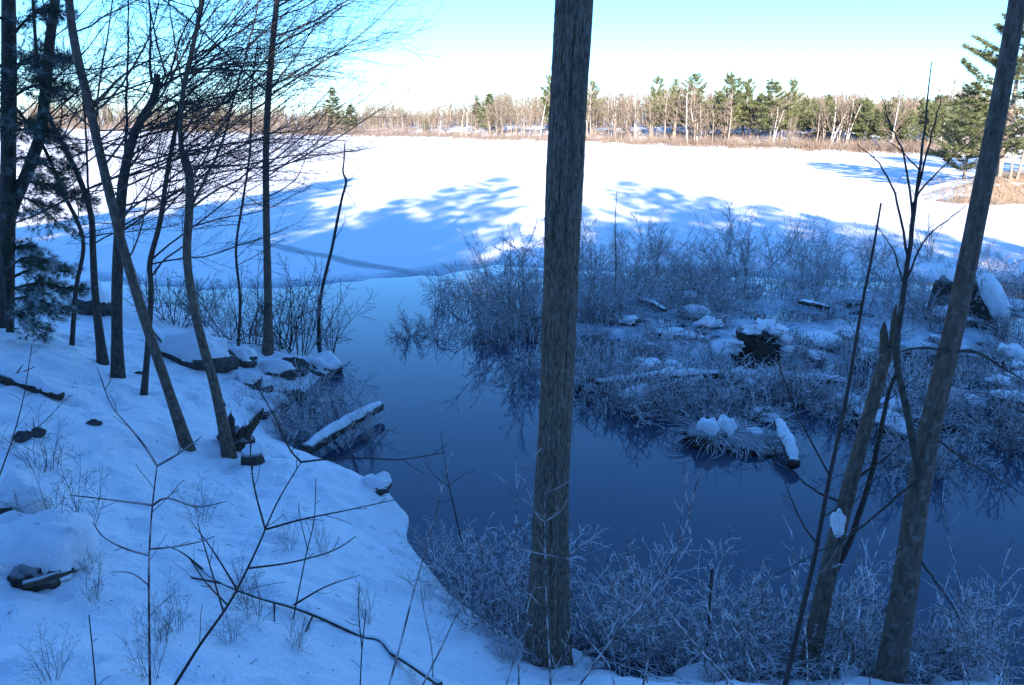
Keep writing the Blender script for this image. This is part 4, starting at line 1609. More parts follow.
near = [shrub_kind(1.0, 11, 0.85, 13, 0.36, FR, FR, 431, rs=0.008, rmin=0.0034, arch=0.04), shrub_kind(1.0, 10, 1.1, 13, 0.38, FR, FR, 432, rs=0.008, rmin=0.0034, arch=0.07), shrub_kind(1.0, 9, 0.6, 12, 0.36, FR, FR, 433, rs=0.008, rmin=0.0032, arch=0.03)]
fine = [shrub_kind(1.0, 10, 0.75, 9, 0.42, M['twig'], M['twig'], 441, rs=0.005, rmin=0.0015, arch=0.03)]
sr = random.Random(9)


def shrub(kinds, base, ht, px, py, label, group, z=0.0, k=None, flat=1.0):
    p = at(px, py, z) if z is not None else ground(px, py)
    s = ht / base
    kd = kinds[k] if k is not None else sr.choice(kinds)
    return kd.place(p, sr.uniform(0, 6.28), (s * flat, s * flat, s), label, group, (sr.gauss(0, 0.06), sr.gauss(0, 0.06)))


G1 = 'tall frosted shrubs of the marsh'
for (px, py, ht, lab) in [(505, 322, 2.5, 'big frosted shrub left of the central trunk, widest of the marsh'), (528, 335, 2.3, 'frosted shrub pressed against the left side of the central trunk'), (478, 312, 1.5, 'frosted shrub forming the left shoulder of the big marsh thicket'),
                          (540, 300, 2.4, 'upright frosted shrub just behind the central trunk'), (600, 305, 1.7, 'frosted shrub directly right of the central trunk'),
                          (632, 292, 1.9, 'bushy frosted shrub right of the thin standing stem'), (655, 285, 2.0, 'dense frosted shrub in the middle of the back thicket'), (690, 282, 1.9, 'frosted shrub behind the half-sunk snowy lump in the marsh'),
                          (725, 278, 1.8, 'pale frosted shrub left of the gap in the back thicket'), (745, 290, 2.1, 'spiky tall shrub behind the snowy root mass'), (790, 292, 1.6, 'frosted shrub right behind the snowy root mass'),
                          (815, 300, 1.3, 'sparse frosted shrub by the flat snow patch in the marsh'), (850, 285, 1.4, 'frosted shrub behind the long slender stem'), (880, 290, 1.5, 'frosted shrub behind the tip of the broken snag'),
                          (1000, 300, 1.6, 'frosted shrub right of the snow-plastered stump'), (1020, 330, 1.7, 'frosted shrub cut off by the right picture edge'), (930, 330, 1.3, 'frosted shrub at the foot of the dark rotten stump')]:
    shrub(tall, 2.0, ht, px, py, lab, G1)
for i in range(26):
    px = 570 + i * 18 + sr.uniform(-8, 8)
    shrub(tall, 2.0, sr.choice([0.7, 0.9, 1.1, 1.3, 1.7]) * sr.uniform(0.85, 1.15), px + sr.uniform(-14, 14), sr.uniform(252, 282), 'grey frosted shrub in the thicket along the back of the marsh', 'back row of marsh shrubs')
for i in range(30):
    px = sr.choice([sr.uniform(575, 720), sr.uniform(575, 1015)])
    shrub(tall, 2.0, sr.uniform(0.6, 1.5), px, sr.uniform(272, 325), 'frosted shrub within the thicket in the middle of the marsh', 'middle rows of marsh shrubs', flat=sr.uniform(1.0, 1.5))
G2 = 'low frosted shrubs of the marsh'
for (px, py, ht, lab) in [(412, 336, 0.75, 'low dark mound of twigs alone in the open water, leftmost of the marsh'), (442, 292, 0.8, 'low frosted shrub at the far left tip of the marsh'), (462, 298, 0.9, 'low frosted shrub next to the far left tip of the marsh'),
                          (455, 333, 0.45, 'thin low twigs in the water right of the lone mound'), (515, 385, 0.8, 'drooping low shrub in the water left of the central trunk'), (530, 372, 0.8, 'drooping low shrub touching the left side of the central trunk'),
                          (590, 385, 0.7, 'low frosted shrub in the water right of the central trunk'), (610, 400, 0.65, 'low twiggy tangle left of the round snow lump'), (645, 360, 0.7, 'low frosted shrub behind the snow-topped log'),
                          (690, 350, 0.6, 'low frosted shrub left of the snowy root mass'), (745, 420, 0.9, 'rounded twiggy shrub between two snow lumps in the marsh'), (720, 415, 0.8, 'low frosted shrub above the twin snow lumps'),
                          (800, 400, 0.7, 'low frosted shrub right of the snowy root mass'), (828, 385, 0.9, 'low frosted shrub behind the long slender stem'), (850, 420, 0.7, 'low frosted shrub left of the broken snag in the water'),
                          (905, 420, 0.9, 'low frosted shrub between the snag and the leaning trunk'), (935, 400, 1.0, 'frosted shrub behind the leaning trunk'), (975, 430, 1.1, 'dark drooping shrub over the water right of the leaning trunk'),
                          (1000, 445, 1.0, 'dark drooping shrub near the right picture edge'), (1015, 420, 1.0, 'frosted shrub at the right picture edge'), (870, 360, 1.0, 'frosted shrub behind the split top of the snag'), (960, 370, 0.9, 'frosted shrub below the snow-plastered stump')]:
    shrub(low, 0.9, ht, px, py, lab, G2)
for i in range(64):
    px = sr.uniform(560, 1020)
    py = sr.uniform(295, 400)
    shrub(low, 0.9, sr.uniform(0.35, 0.75), px, py, 'small frosted tuft of twigs in the half-frozen marsh', 'small twig tufts of the marsh')

for i in range(30):
    px = sr.choice([sr.uniform(840, 1030), sr.uniform(840, 1030), sr.uniform(580, 840)])
    py = sr.uniform(400, 480) if px > 840 else sr.uniform(395, 425)
    shrub(low, 0.9, sr.uniform(0.4, 0.95), px, py, 'drooping twig tangle standing in the open water of the marsh', 'twig tangles standing in the water')
for (px, py, ht, lab) in [(398, 338, 0.4, 'tiny wisp of twigs left of the lone mound in open water'), (430, 330, 0.5, 'wisp of twigs just right of the lone mound in open water'), (448, 312, 0.7, 'small frosted clump trailing left from the big marsh thicket'), (492, 345, 0.9, 'frosted clump leaning out of the front of the big marsh thicket'), (505, 312, 2.2, 'tall rounded frosted shrub at the heart of the thicket left of the central trunk')]:
    shrub(tall if ht > 2 else low, 2.0 if ht > 2 else 0.9, ht, px, py, lab, G2)

# thicket at the water edge of the left bank
for (px, py, ht, lab) in [(175, 335, 1.7, 'dark leafless shrub behind the slanting and wavy trunks'), (205, 330, 1.6, 'dark leafless shrub behind the snow-drifted boulder'), (228, 345, 1.5, 'dark shrub left of the tall straight tree at the shore'),
                          (250, 350, 1.9, 'dark shrub at the foot of the tall straight tree'), (285, 352, 2.0, 'broad shrub arching right from behind the tip boulders'), (300, 356, 1.9, 'shrub arching over the water at the tip of the bank'),
                          (330, 350, 1.3, 'low shrub leaning over the water right of the crooked sapling'), (150, 318, 1.4, 'shrub at the shore behind the leftmost trunks')]:
    shrub(dark, 2.0, ht, px, py, lab, 'shore shrubs of the left bank', z=0.05)
for (px, py, ht, lab) in [(318, 432, 0.75, 'frosted brush crowding the middle of the snow-topped log'), (305, 412, 0.85, 'frosted brush in the middle of the inlet'), (338, 398, 0.6, 'frosted brush below the tip boulders'), (283, 445, 0.7, 'frosted brush under the lip of the snow bank'), (360, 425, 0.5, 'frosted twigs past the tip of the snow-topped log'), (262, 412, 0.75, 'frosted brush along the rocks above the inlet'), (280, 408, 0.8, 'frosted brush in the back corner of the inlet'), (300, 440, 0.8, 'frosted brush at the root end of the snow-topped log'), (330, 415, 0.7, 'frosted brush behind the snow-topped log'), (345, 450, 0.6, 'frosted brush between the snow-topped log and the snow bank'), (355, 400, 0.45, 'wispy frosted twigs off the boulder tip'), (292, 425, 0.95, 'pale frosted brush filling the inlet behind the snow bank'), (325, 440, 0.75, 'frosted brush under the snow-topped log'), (268, 428, 0.8, 'frosted brush beside the splintered stump'), (345, 425, 0.55, 'small frosted brush right of the snow-topped log'), (310, 400, 0.7, 'frosted brush at the mouth of the inlet'), (370, 440, 0.5, 'thin frosted twigs in open water off the snow bank')]:
    shrub(near, 1.0, ht, px, py, lab, 'frosted brush of the inlet')

# frosted brush along the near water edge
G3 = 'frosted brush at the near waterside'
for (px, py, ht, lab) in [(436, 560, 0.5, 'frosted brush hanging off the left side of the near snow bank'), (462, 588, 0.7, 'frosted brush rising behind the near snow bank edge'), (488, 615, 1.0, 'tall frosted brush just left of the foot of the central trunk'), (512, 632, 0.8, 'frosted brush crowding the left foot of the central trunk'),
                          (518, 668, 0.55, 'low frosted brush in front of the left foot of the central trunk'), (556, 672, 0.5, 'low frosted brush right in front of the central trunk foot'), (470, 632, 0.5, 'low frosted brush poking over the lip of the near snow bank'), (530, 600, 1.05, 'frosted brush behind the foot of the central trunk'), (575, 640, 1.0, 'frosted brush at the right foot of the central trunk'), (602, 635, 1.1, 'frosted brush one step right of the central trunk'), (632, 648, 0.9, 'frosted brush two steps right of the central trunk'),
                          (668, 662, 0.8, 'frosted brush over the snow pad at the bottom of the picture'), (708, 668, 0.75, 'frosted brush left of the long slender stem at the bottom'), (742, 672, 0.8, 'frosted brush around the foot of the long slender stem'),
                          (778, 668, 0.75, 'frosted brush between the slender stem and the snag'), (835, 672, 0.7, 'frosted brush right at the foot of the snag'), (862, 668, 0.75, 'frosted brush between the snag and the leaning trunk foot'),
                          (932, 668, 0.7, 'frosted brush just right of the leaning trunk foot'), (965, 665, 0.75, 'frosted brush at the lower right, second from the corner'), (1000, 668, 0.85, 'frosted brush in the lower right corner')]:
    shrub(near, 1.0, ht, px, py, lab, G3, z=0.12 if py < 660 or px > 640 else 0.33)
for i in range(12):
    px = 530 + i * 42 + sr.uniform(-18, 18)
    py = np.interp(px, [440, 500, 640, 1030], [575, 628, 655, 668]) + sr.uniform(-12, 8)
    shrub(near, 1.0, sr.choice([0.3, 0.4, 0.6, 0.95, 1.2]), px, py, 'frost-whitened twigs filling the tangle along the near waterside', 'frosted filler brush at the near waterside', z=0.05)
# sticks lying tangled in that brush
for i in range(16):
    px = sr.uniform(470, 1010)
    py = np.interp(px, [440, 500, 640, 1030], [590, 635, 655, 660]) + sr.uniform(-25, 10)
    b_ = at(px, py, sr.uniform(0.1, 0.35))
    L = sr.uniform(0.5, 1.2)
    a_ = sr.uniform(0, 6.28)
    t = thing('dead_branch', b_, 'frosted dead branch caught in the tangle along the near waterside', 'branch', 'dead branches at the near waterside')
    C = wander(b_, (math.cos(a_), 0.5 * math.sin(a_), sr.uniform(0.05, 0.7)), L, 7, 0.12, 0, sr)
    mb = MB()
    mb.tube(C, np.linspace(0.011, 0.004, 8), 6)
    mb.build('limb', M['frost_light'], t, b_)
    tw = MB()
    sprout(tw, C, 0.006, 2, 6, 0.35, (0.5, 1.1), 0.15, 0.0, 0.003, 0.2, 3, 0, sr)
    tw.build('twigs', M['frost'], t, b_, kind='stuff')
# thin stalks standing in the near bank snow
for i in range(16):
    px, py = sr.uniform(20, 460), sr.uniform(520, 680)
    b_ = ground(px, py)
    if b_[2] < 0.3:
        continue
    fine[0].place(b_, sr.uniform(0, 6.28), (0.25, 0.25, sr.uniform(0.2, 0.42)), 'thin tuft of dark weed stalks standing in the near bank snow', 'weed tufts in the near bank snow')
for (px, py, ht, lab) in [(75, 548, 0.75, 'fine dark twiggy shrub above the hollow drift at the left'), (45, 470, 0.6, 'faint twiggy weed on the upper left snow slope'), (200, 520, 0.45, 'thin weed stalks in the open snow of the bank'), (255, 620, 0.4, 'thin weed stalks beside the fallen branch')]:
    shrub(fine, 1.0, ht, px, py, lab, 'weeds in the bank snow', z=None)

# frosted sedge standing everywhere in the marsh
mb = MB()
for i in range(7000):
    px = sr.uniform(430, 1060)
    py = sr.uniform(272, 415) if px > 560 else sr.uniform(285, 345)
    if px < 475 and sr.random() < 0.75:
        continue
    p = at(px, py, 0)
    q = float(noise2(np.array([p[0] * 0.9]), np.array([p[1] * 0.9]), 60)[0])
    if q < -0.05:
        continue
    h = sr.uniform(0.12, 0.5)
    a, b = sr.gauss(0, 0.35), sr.gauss(0, 0.35)
    mb.tube(np.array([p + [0, 0, -0.05], p + np.array([a * 0.4, b * 0.4, 0.7]) * h, p + np.array([a * 1.3, b * 1.3, 0.95]) * h]), [0.007, 0.006, 0.0045], 3)
o = mb.build('frosted_sedge', M['frost'], kind='stuff')
o['label'] = 'frosted sedge stalks standing all through the half-frozen marsh'
o['category'] = 'sedge'

# ------------------------------------------------------------------ marsh: hummocks, logs, root mass, stumps
def hummock(px, py, r, h, seed, label, caps, sedge=90):
    p = at(px, py, 0.0)
    t = thing('hummock', p, label, 'hummock', 'snowy hummocks of the marsh')
    boulder_mb(p + [0, 0, h * 0.1], r, r * 0.8, h * 0.75, seed, rough=0.3).build('mound', M['root'], t, p)
    rr = random.Random(seed)
    for q, (dx, dy, dz, rx, ry, hh) in enumerate(caps):
        dome_mb(p + np.array([dx * r, dy * r, h * dz]), rx * r, ry * r, hh, seed + q, rr.uniform(0, 3)).build('snow_clump', M['snow_clean'], t, p)
    mb = MB()
    for i in range(sedge):
        a = rr.uniform(0, 6.28)
        b = p + np.array([math.cos(a) * r * 0.8, math.sin(a) * r * 0.6, h * rr.uniform(0.1, 0.6)])
        C = wander(b, (math.cos(a), math.sin(a), rr.uniform(0.2, 1.4)), rr.uniform(0.2, 0.55), 4, 0.1, -0.28, rr)
        mb.tube(C, np.linspace(0.005, 0.003, 5), 3)
    mb.build('twigs', M['frost'], t, p, kind='stuff')
    return t


hummock(637, 404, 0.34, 0.26, 71, 'round hummock with a bright snow lump right of the central trunk', [(0, -0.1, 0.55, 0.75, 0.6, 0.16), (-0.7, 0.2, 0.35, 0.4, 0.35, 0.1)])
hummock(712, 442, 0.36, 0.30, 72, 'dark hummock with twin snow lumps nearest the open water', [(-0.25, -0.2, 0.75, 0.42, 0.4, 0.15), (0.5, 0.0, 0.7, 0.38, 0.42, 0.16)], 150)
hummock(668, 383, 0.30, 0.2, 73, 'low snowy hummock on the long snow-topped log', [(0, 0, 0.5, 0.8, 0.7, 0.14)])
hummock(748, 446, 0.42, 0.22, 74, 'dark twig-covered hummock between the twin lumps and the long snow lump', [(0.3, 0.4, 0.6, 0.3, 0.3, 0.06)], 170)
hummock(650, 372, 0.26, 0.2, 75, 'small snowy hummock behind the long snow-topped log', [(0, 0, 0.5, 0.75, 0.7, 0.13)])
hummock(585, 378, 0.28, 0.2, 76, 'dark hummock with scraps of snow beside the central trunk', [(0.1, 0, 0.6, 0.4, 0.4, 0.07)], 120)
hummock(845, 408, 0.34, 0.22, 77, 'hummock under thin snow between the slender stem and the snag', [(0, 0, 0.5, 0.7, 0.5, 0.12), (0.6, 0.3, 0.4, 0.3, 0.3, 0.08)])
hummock(700, 318, 0.50, 0.28, 78, 'half-sunk dark lump with a snow streak at the back of the marsh', [(-0.2, 0, 0.6, 0.7, 0.4, 0.12)], 120)
hummock(890, 415, 0.32, 0.25, 79, 'snowy hummock seen between the snag and the leaning trunk', [(0, 0, 0.55, 0.75, 0.6, 0.14)])
hummock(930, 425, 0.3, 0.25, 80, 'snowy hummock behind the lower leaning trunk', [(0, 0, 0.55, 0.7, 0.6, 0.14)])
hummock(1010, 360, 0.34, 0.28, 81, 'snowy hummock near the right picture edge', [(0, 0, 0.55, 0.75, 0.6, 0.13)])
hummock(822, 345, 0.5, 0.2, 82, 'broad flat snowy hummock behind the long slender stem', [(0, 0, 0.5, 0.9, 0.7, 0.14)])

def small_hummock(seed):
    def make():
        r2 = random.Random(seed)
        t = thing('hummock', (0, 0, 0), 'hummock', 'hummock')
        boulder_mb((0, 0, 0.02), 0.22, 0.18, 0.13, seed, 14, 9, 0.35).build('mound', M['root'], t)
        for q in range(3):
            k_ = r2.uniform(0.07, 0.14)
            boulder_mb((r2.gauss(0, 0.10), r2.gauss(0, 0.07), r2.uniform(0.05, 0.11)), k_ * 1.4, k_ * 1.1, k_ * 0.5, seed + q, 16, 11, 0.6).build('snow_clump', M['snow_clean'], t)
        mb = MB()
        for i in range(70):
            a = r2.uniform(0, 6.28)
            C = wander((math.cos(a) * 0.16, math.sin(a) * 0.13, 0.05), (math.cos(a), math.sin(a), r2.uniform(0.2, 1.6)), r2.uniform(0.15, 0.5), 4, 0.15, -0.25, r2)
            mb.tube(C, np.linspace(0.005, 0.0035, 5), 3)
        mb.build('twigs', M['frost'], t, kind='stuff')
        return t
    return Kind(make)


sh = [small_hummock(s_) for s_ in (601, 611, 621, 631)]
for i in range(40):
    px, py = sr.uniform(575, 1020), sr.uniform(300, 425)
    sr.choice(sh).place(at(px, py, 0.0), sr.uniform(0, 6.28), sr.uniform(0.6, 1.5), 'small twiggy hummock dabbed with snow in the half-frozen marsh', 'small hummocks of the marsh')

log_thing(at(596, 384, 0.10), at(722, 374, 0.14), 0.085, 0.07, 'long dark log with a snow top lying across the marsh', 91, snow=0.04, stubs=4, bend=0.06)
log_thing(at(792, 380, 0.12), at(850, 383, 0.14), 0.08, 0.06, 'short snow-topped log right of the snowy root mass', 92, snow=0.05, stubs=2)
log_thing(at(990, 398, 0.15), at(1040, 410, 0.18), 0.12, 0.11, 'dark snow-topped log at the right picture edge', 93, snow=0.06, stubs=1)
log_thing(at(778, 422, 0.26), at(794, 464, 0.10), 0.06, 0.085, 'stubby log end buried in smooth snow sticking towards the water', 94, snow=0.08, bend=0.04, sw=1.3)
log_thing(at(640, 300, 0.1), at(665, 310, 0.35), 0.06, 0.05, 'leaning pole with snow in the back thicket', 95, snow=0.03)
log_thing(at(828, 308, 0.2), at(800, 302, 0.45), 0.06, 0.05, 'slanting snow-dusted pole by the flat snow patch', 96, snow=0.03)

# upturned root mass with snow
p = at(757, 372, 0.0)
rm = thing('root_mass', p, 'upturned dark root mass wreathed in snow in the middle of the marsh', 'root mass')
boulder_mb(p + [0.02, 0.12, 0.40], 0.42, 0.26, 0.46, 101, 30, 20, 0.35).build('roots', M['root'], rm, p)
rr = random.Random(101)
for q in range(34):
    a = rr.uniform(0, 6.28)
    d = np.array([math.cos(a), rr.uniform(-0.9, -0.1), math.sin(a)])
    mb = MB()
    C = wander(p + np.array([0.02, 0.05, 0.42]) + d * 0.22, d, rr.uniform(0.2, 0.5), 5, 0.3, -0.05, rr)
    mb.tube(C, np.linspace(0.014, 0.005, 6), 5)
    mb.build('root', M['frost_light'], rm, p)
for q in range(34):
    if q < 18:      # wreath over the top and sides
        a = PI * (q + rr.uniform(-0.3, 0.3)) / 17
        c = p + np.array([0.02 + 0.44 * math.cos(a), rr.uniform(-0.14, 0.12), 0.40 + 0.47 * math.sin(a)])
        k_ = rr.uniform(0.09, 0.15)
    else:           # spilled heap in front
        c = p + np.array([rr.gauss(0.12, 0.38), rr.uniform(-0.75, -0.2), rr.uniform(0.0, 0.10)])
        k_ = rr.uniform(0.08, 0.17)
    boulder_mb(c, k_ * rr.uniform(0.9, 1.5), k_ * 1.1, k_ * rr.uniform(0.5, 0.75), 400 + q, 16, 11, 0.55).build('snow_clump', M['snow_clean'], rm, p)

# rotten stump and the snow-plastered slab beside it
p = at(940, 322, 0.0)
t = thing('stump', p, 'tall dark rotten stump with a snow cap left of the leaning trunk', 'stump')
mb = MB()
mb.tube(np.array([p + [0, 0.1, -0.1], p + [0, 0.1, 0.35], p + [0.02, 0.1, 0.75], p + [0.06, 0.12, 1.05]]), [0.34, 0.26, 0.22, 0.16], 24, True, bark_disp(0.25, 5, 4, 121, furrow=False))
mb.build('trunk', M['root'], t, p)
dome_mb(p + [0.09, 0.12, 1.0], 0.22, 0.2, 0.2, 122).build('snow_cap', M['snow_clean'], t, p)
dome_mb(p + [-0.12, -0.2, 0.28], 0.2, 0.14, 0.14, 123).build('snow_clump', M['snow_clean'], t, p)
p = at(982, 325, 0.0)
t = thing('stump', p, 'leaning stump plastered white with snow right of the leaning trunk', 'stump')
mb = MB()
mb.tube(np.array([p + [0.15, 0.1, -0.1], p + [0.05, 0.1, 0.35], p + [-0.08, 0.1, 0.75], p + [-0.14, 0.12, 1.0]]), [0.40, 0.33, 0.24, 0.12], 24, True, bark_disp(0.2, 5, 4, 125, furrow=False))
mb.build('trunk', M['root'], t, p)
mb = MB()
mb.tube(np.array([p + [0.3, -0.03, 0.12], p + [0.18, -0.02, 0.4], p + [0.02, 0, 0.78], p + [-0.10, 0.03, 1.05], p + [-0.13, 0.05, 1.16]]), [0.22, 0.28, 0.24, 0.16, 0.05], 22, True, bark_disp(0.18, 4, 3, 126, furrow=False))
mb.build('snow_coat', M['snow_clean'], t, p)

# thin standing dead stem behind the shrubs
p0 = at(615, 300, 0.0)
t = thing('dead_sapling', p0, 'thin lone dead stem standing behind the shrubs right of the central trunk', 'dead sapling')
C = smooth_path(px_path([(615, 300), (616, 260), (615, 225), (617, 190)], p0[1]), 18)
mb = MB()
mb.tube(C, np.linspace(0.022, 0.006, 18), 6)
mb.build('stem', M['bark_dark'], t, p0)
tw = MB()
sprout(tw, C, 0.008, 1, 9, 0.07, (0.8, 1.3), 0.1, 0, 0.0035, 0.35, 3, 0, random.Random(4))
tw.build('twigs', M['twig'], t, p0, kind='stuff')

# snow pads on the near waterside
for q, (px, py, rx, ry, h, lab) in enumerate([(572, 664, 0.26, 0.15, 0.07, 'snow pad in front of the foot of the central trunk'), (690, 674, 0.30, 0.11, 0.07, 'long snow pad at the bottom left of the slender stem'), (820, 636, 0.06, 0.04, 0.04, 'small snow lump on twigs just right of the snag'),
                                          (850, 676, 0.20, 0.07, 0.05, 'low snow lump between the snag and the leaning trunk foot'), (945, 668, 0.11, 0.05, 0.05, 'snow lump right of the leaning trunk foot'), (996, 672, 0.17, 0.06, 0.05, 'snow lump nearest the lower right corner')]):
    g = at(px, py, 0.2)
    gz = max(float(hgt(np.array([g[0]]), np.array([g[1]]))[0]), 0.02)
    g = np.array([g[0], g[1], gz])
    o = dome_mb(g, rx, ry, h, 140 + q, q * 0.4, 0.06, 0.5).build('snow_pad', M['snow_clean'], None, (0, 0, 0))
    o['label'] = lab
    o['category'] = 'snow pad'
    o['group'] = 'snow pads of the near waterside'
# clump of snow caught on the snag
c = ady(838, 524, 5.22)
o = boulder_mb(c, 0.05, 0.05, 0.10, 151, rough=0.4).build('snow_clump', M['snow_clean'], snag, tuple(snag.location))

# ------------------------------------------------------------------ foreground saplings and whips
def whip(name, label, main, r0, y0, branches=(), mat='twig', tw='twig', dy=0.0, lev=1, nper=6, lenf=0.16, seed=1, cat='sapling', group='saplings in front', r1=0.0022, rmin=0.0016):
    P0 = px_path(main, y0, dy)
    P0 = to_ground(P0, 0.05)
    t = thing(name, P0[0], label, cat, group)
    C = smooth_path(P0, 40)
    r = random.Random(seed)
    mb = MB()
    mb.tube(C, np.linspace(r0, r1, 40), 7)
    st = mb.build('stem', M[mat], t, P0[0])
    tws = MB()
    sprout(tws, C, r0 * 0.45, lev, nper * 0.5, lenf, (0.6, 1.0), 0.09, 0.03, rmin, 0.3, 4, 0, r)
    tws.build('twigs', M[tw], st, P0[0], kind='stuff')
    for q, (bp, br) in enumerate(branches):
        d0 = ray(*bp[0])
        d0 = d0 / np.linalg.norm(d0)
        rel = C - np.array([0, 0, CAMZ])
        off = np.linalg.norm(rel - (rel @ d0)[:, None] * d0, axis=1)
        ci = int(np.argmin(off))
        if off[ci] > 0.06:
            yb = y0
            B = smooth_path(px_path(bp, yb), 16)
        else:
            B = px_path(bp, C[ci][1])
            B[0] = C[ci]
            B = smooth_path(B, 16)
        B = B + np.linspace(0, r.uniform(-0.25, 0.25), 16)[:, None] * np.array([0, 1, 0]) * 0.5
        mb = MB()
        mb.tube(B, np.linspace(br, 0.0018, 16), 5)
        bo = mb.build('branch', M[mat], t, P0[0])
        tws = MB()
        sprout(tws, B, br * 0.6, 2, nper * 1.3, 0.26, (0.5, 1.0), 0.1, 0.06, rmin, 0.25, 4, 0, r)
        tws.build('twigs', M[tw], bo, P0[0], kind='stuff')
    return t


whip('sapling', 'upright sapling with paired branches standing in the lower left snow', [(150, 690), (149, 620), (149, 560), (152, 510), (157, 466)], 0.0062, 2.65,
     [([(157, 467), (142, 450), (122, 432), (100, 412), (82, 376)], 0.005), ([(157, 467), (175, 456), (190, 446), (200, 438)], 0.005), ([(151, 508), (135, 498), (112, 490), (85, 482)], 0.005), ([(151, 508), (172, 493), (205, 496), (238, 486)], 0.005),
      ([(149, 552), (180, 541), (210, 530), (226, 520)], 0.004), ([(149, 553), (128, 545), (110, 530), (103, 512)], 0.004), ([(149, 586), (128, 577), (104, 580)], 0.0035)], 'twig_red', 'twig_red', seed=501)
whip('sapling', 'thick slanting sapling crossing the lower left snow', [(172, 690), (200, 645), (230, 602), (255, 553), (277, 503), (301, 462)], 0.008, 2.6,
     [([(266, 532), (300, 524), (340, 520), (392, 513)], 0.005), ([(253, 566), (290, 566), (330, 558), (352, 547)], 0.0045), ([(268, 528), (252, 495), (245, 470), (240, 430)], 0.0045), ([(301, 462), (330, 456), (370, 452), (405, 450), (448, 440)], 0.0045), ([(301, 462), (292, 445), (280, 410), (262, 370)], 0.0045), ([(228, 604), (205, 585), (185, 560)], 0.004), ([(222, 612), (210, 560), (200, 520)], 0.004)], seed=502, dy=0.3)
whip('sapling', 'long thin sapling rising over the edge of the snow bank', [(388, 690), (404, 630), (416, 583), (430, 535), (442, 490), (452, 452)], 0.006, 3.3,
     [([(416, 583), (432, 577), (446, 570)], 0.003), ([(415, 586), (405, 573), (398, 565)], 0.003)], 'frost_light', 'frost', seed=503, lenf=0.08)
whip('sapling', 'thin sapling leaning right against the dark brush left of the central trunk', [(420, 690), (440, 650), (458, 612), (478, 575), (496, 545)], 0.0055, 3.5, [], 'frost_light', 'frost', seed=504, lenf=0.10)
whip('sapling', 'frosted straight whip standing just left of the central trunk', [(519, 690), (518, 620), (517, 540), (516, 458)], 0.006, 4.3, [([(517, 500), (505, 485), (492, 478)], 0.003), ([(517, 478), (530, 466), (542, 455)], 0.003)], 'frost_light', 'frost', seed=505, lenf=0.10)
whip('sapling', 'frosted candelabra sapling standing right before the central trunk', [(551, 690), (547, 610), (545, 540), (545, 485)], 0.007, 4.2,
     [([(545, 520), (560, 510), (570, 494)], 0.004), ([(545, 522), (535, 512), (518, 460)], 0.004), ([(545, 556), (575, 556), (612, 540)], 0.0035), ([(545, 556), (524, 545), (508, 535)], 0.0035), ([(549, 620), (530, 600), (508, 618)], 0.0035), ([(545, 495), (560, 487), (572, 480)], 0.003)], 'frost_light', 'frost', seed=506, lenf=0.10)
whip('sapling', 'arching forked sapling at the bottom right of the central trunk', [(576, 690), (606, 648), (644, 602), (672, 560), (688, 520), (698, 480), (722, 440)], 0.009, 3.9,
     [([(644, 602), (636, 575), (632, 545)], 0.004), ([(690, 517), (682, 470), (690, 455)], 0.004), ([(640, 607), (615, 590), (600, 560), (582, 530)], 0.004), ([(660, 580), (680, 575), (700, 590)], 0.004)], 'frost_light', 'frost', seed=507, lenf=0.12)
whip('sapling', 'frosted whip leaning right beneath the open dark water', [(642, 690), (655, 630), (667, 582), (678, 536), (688, 470)], 0.007, 4.1, [([(668, 580), (655, 558), (640, 535)], 0.003), ([(676, 545), (690, 540), (702, 545)], 0.003)], 'frost_light', 'frost', seed=508, lenf=0.12)
whip('sapling', 'long frosted rod slanting down from left to right at the bottom', [(738, 690), (700, 650), (668, 612), (650, 595), (636, 572)], 0.008, 3.7, [], 'frost_light', 'frost', seed=509, lenf=0.10)
whip('sapling', 'long dark slender stem slanting up across the marsh', [(784, 690), (800, 620), (815, 555), (829, 480), (846, 400), (861, 310), (872, 255), (881, 203)], 0.015, 3.4,
     [([(816, 550), (800, 520), (785, 490), (776, 470)], 0.006), ([(822, 512), (850, 508), (890, 498)], 0.004), ([(776, 470), (778, 452), (790, 440)], 0.003), ([(830, 475), (800, 420), (784, 380), (770, 340)], 0.005), ([(839, 430), (870, 405), (905, 370)], 0.004)], 'twig', 'twig', seed=510, lenf=0.04, r1=0.004)
whip('sapling', 'frosted forked whip between the slender stem and the leaning trunk', [(828, 690), (838, 640), (848, 590), (858, 555), (864, 530)], 0.006, 4.1, [([(852, 575), (840, 560), (825, 556)], 0.003), ([(846, 600), (870, 572), (900, 545)], 0.004), ([(846, 605), (875, 590), (902, 550)], 0.003)], 'frost_light', 'frost', seed=511, lenf=0.14)
whip('sapling', 'curling frosted whip at the lower right beyond the leaning trunk', [(1010, 690), (1000, 640), (998, 600), (1004, 565), (1012, 540)], 0.005, 4.4, [([(1000, 630), (985, 605), (975, 570)], 0.003)], 'frost_light', 'frost', seed=512, lenf=0.16)
whip('sapling', 'thin dark weed stalk at the bottom edge of the near snow', [(96, 690), (93, 655), (89, 615)], 0.0035, 2.6, [], seed=513, lenf=0.2, cat='weed')
whip('sapling', 'forked dark twig at the bottom of the snow near its right edge', [(360, 690), (362, 650), (366, 610)], 0.0035, 2.9, [([(362, 650), (356, 620), (354, 598)], 0.003)], seed=514, lenf=0.2)
whip('sapling', 'thin whip on the snow near the middle of the bank', [(295, 610), (305, 560), (314, 520), (316, 478)], 0.005, 4.4, [([(308, 548), (300, 520), (298, 505)], 0.003)], seed=515, lenf=0.12)
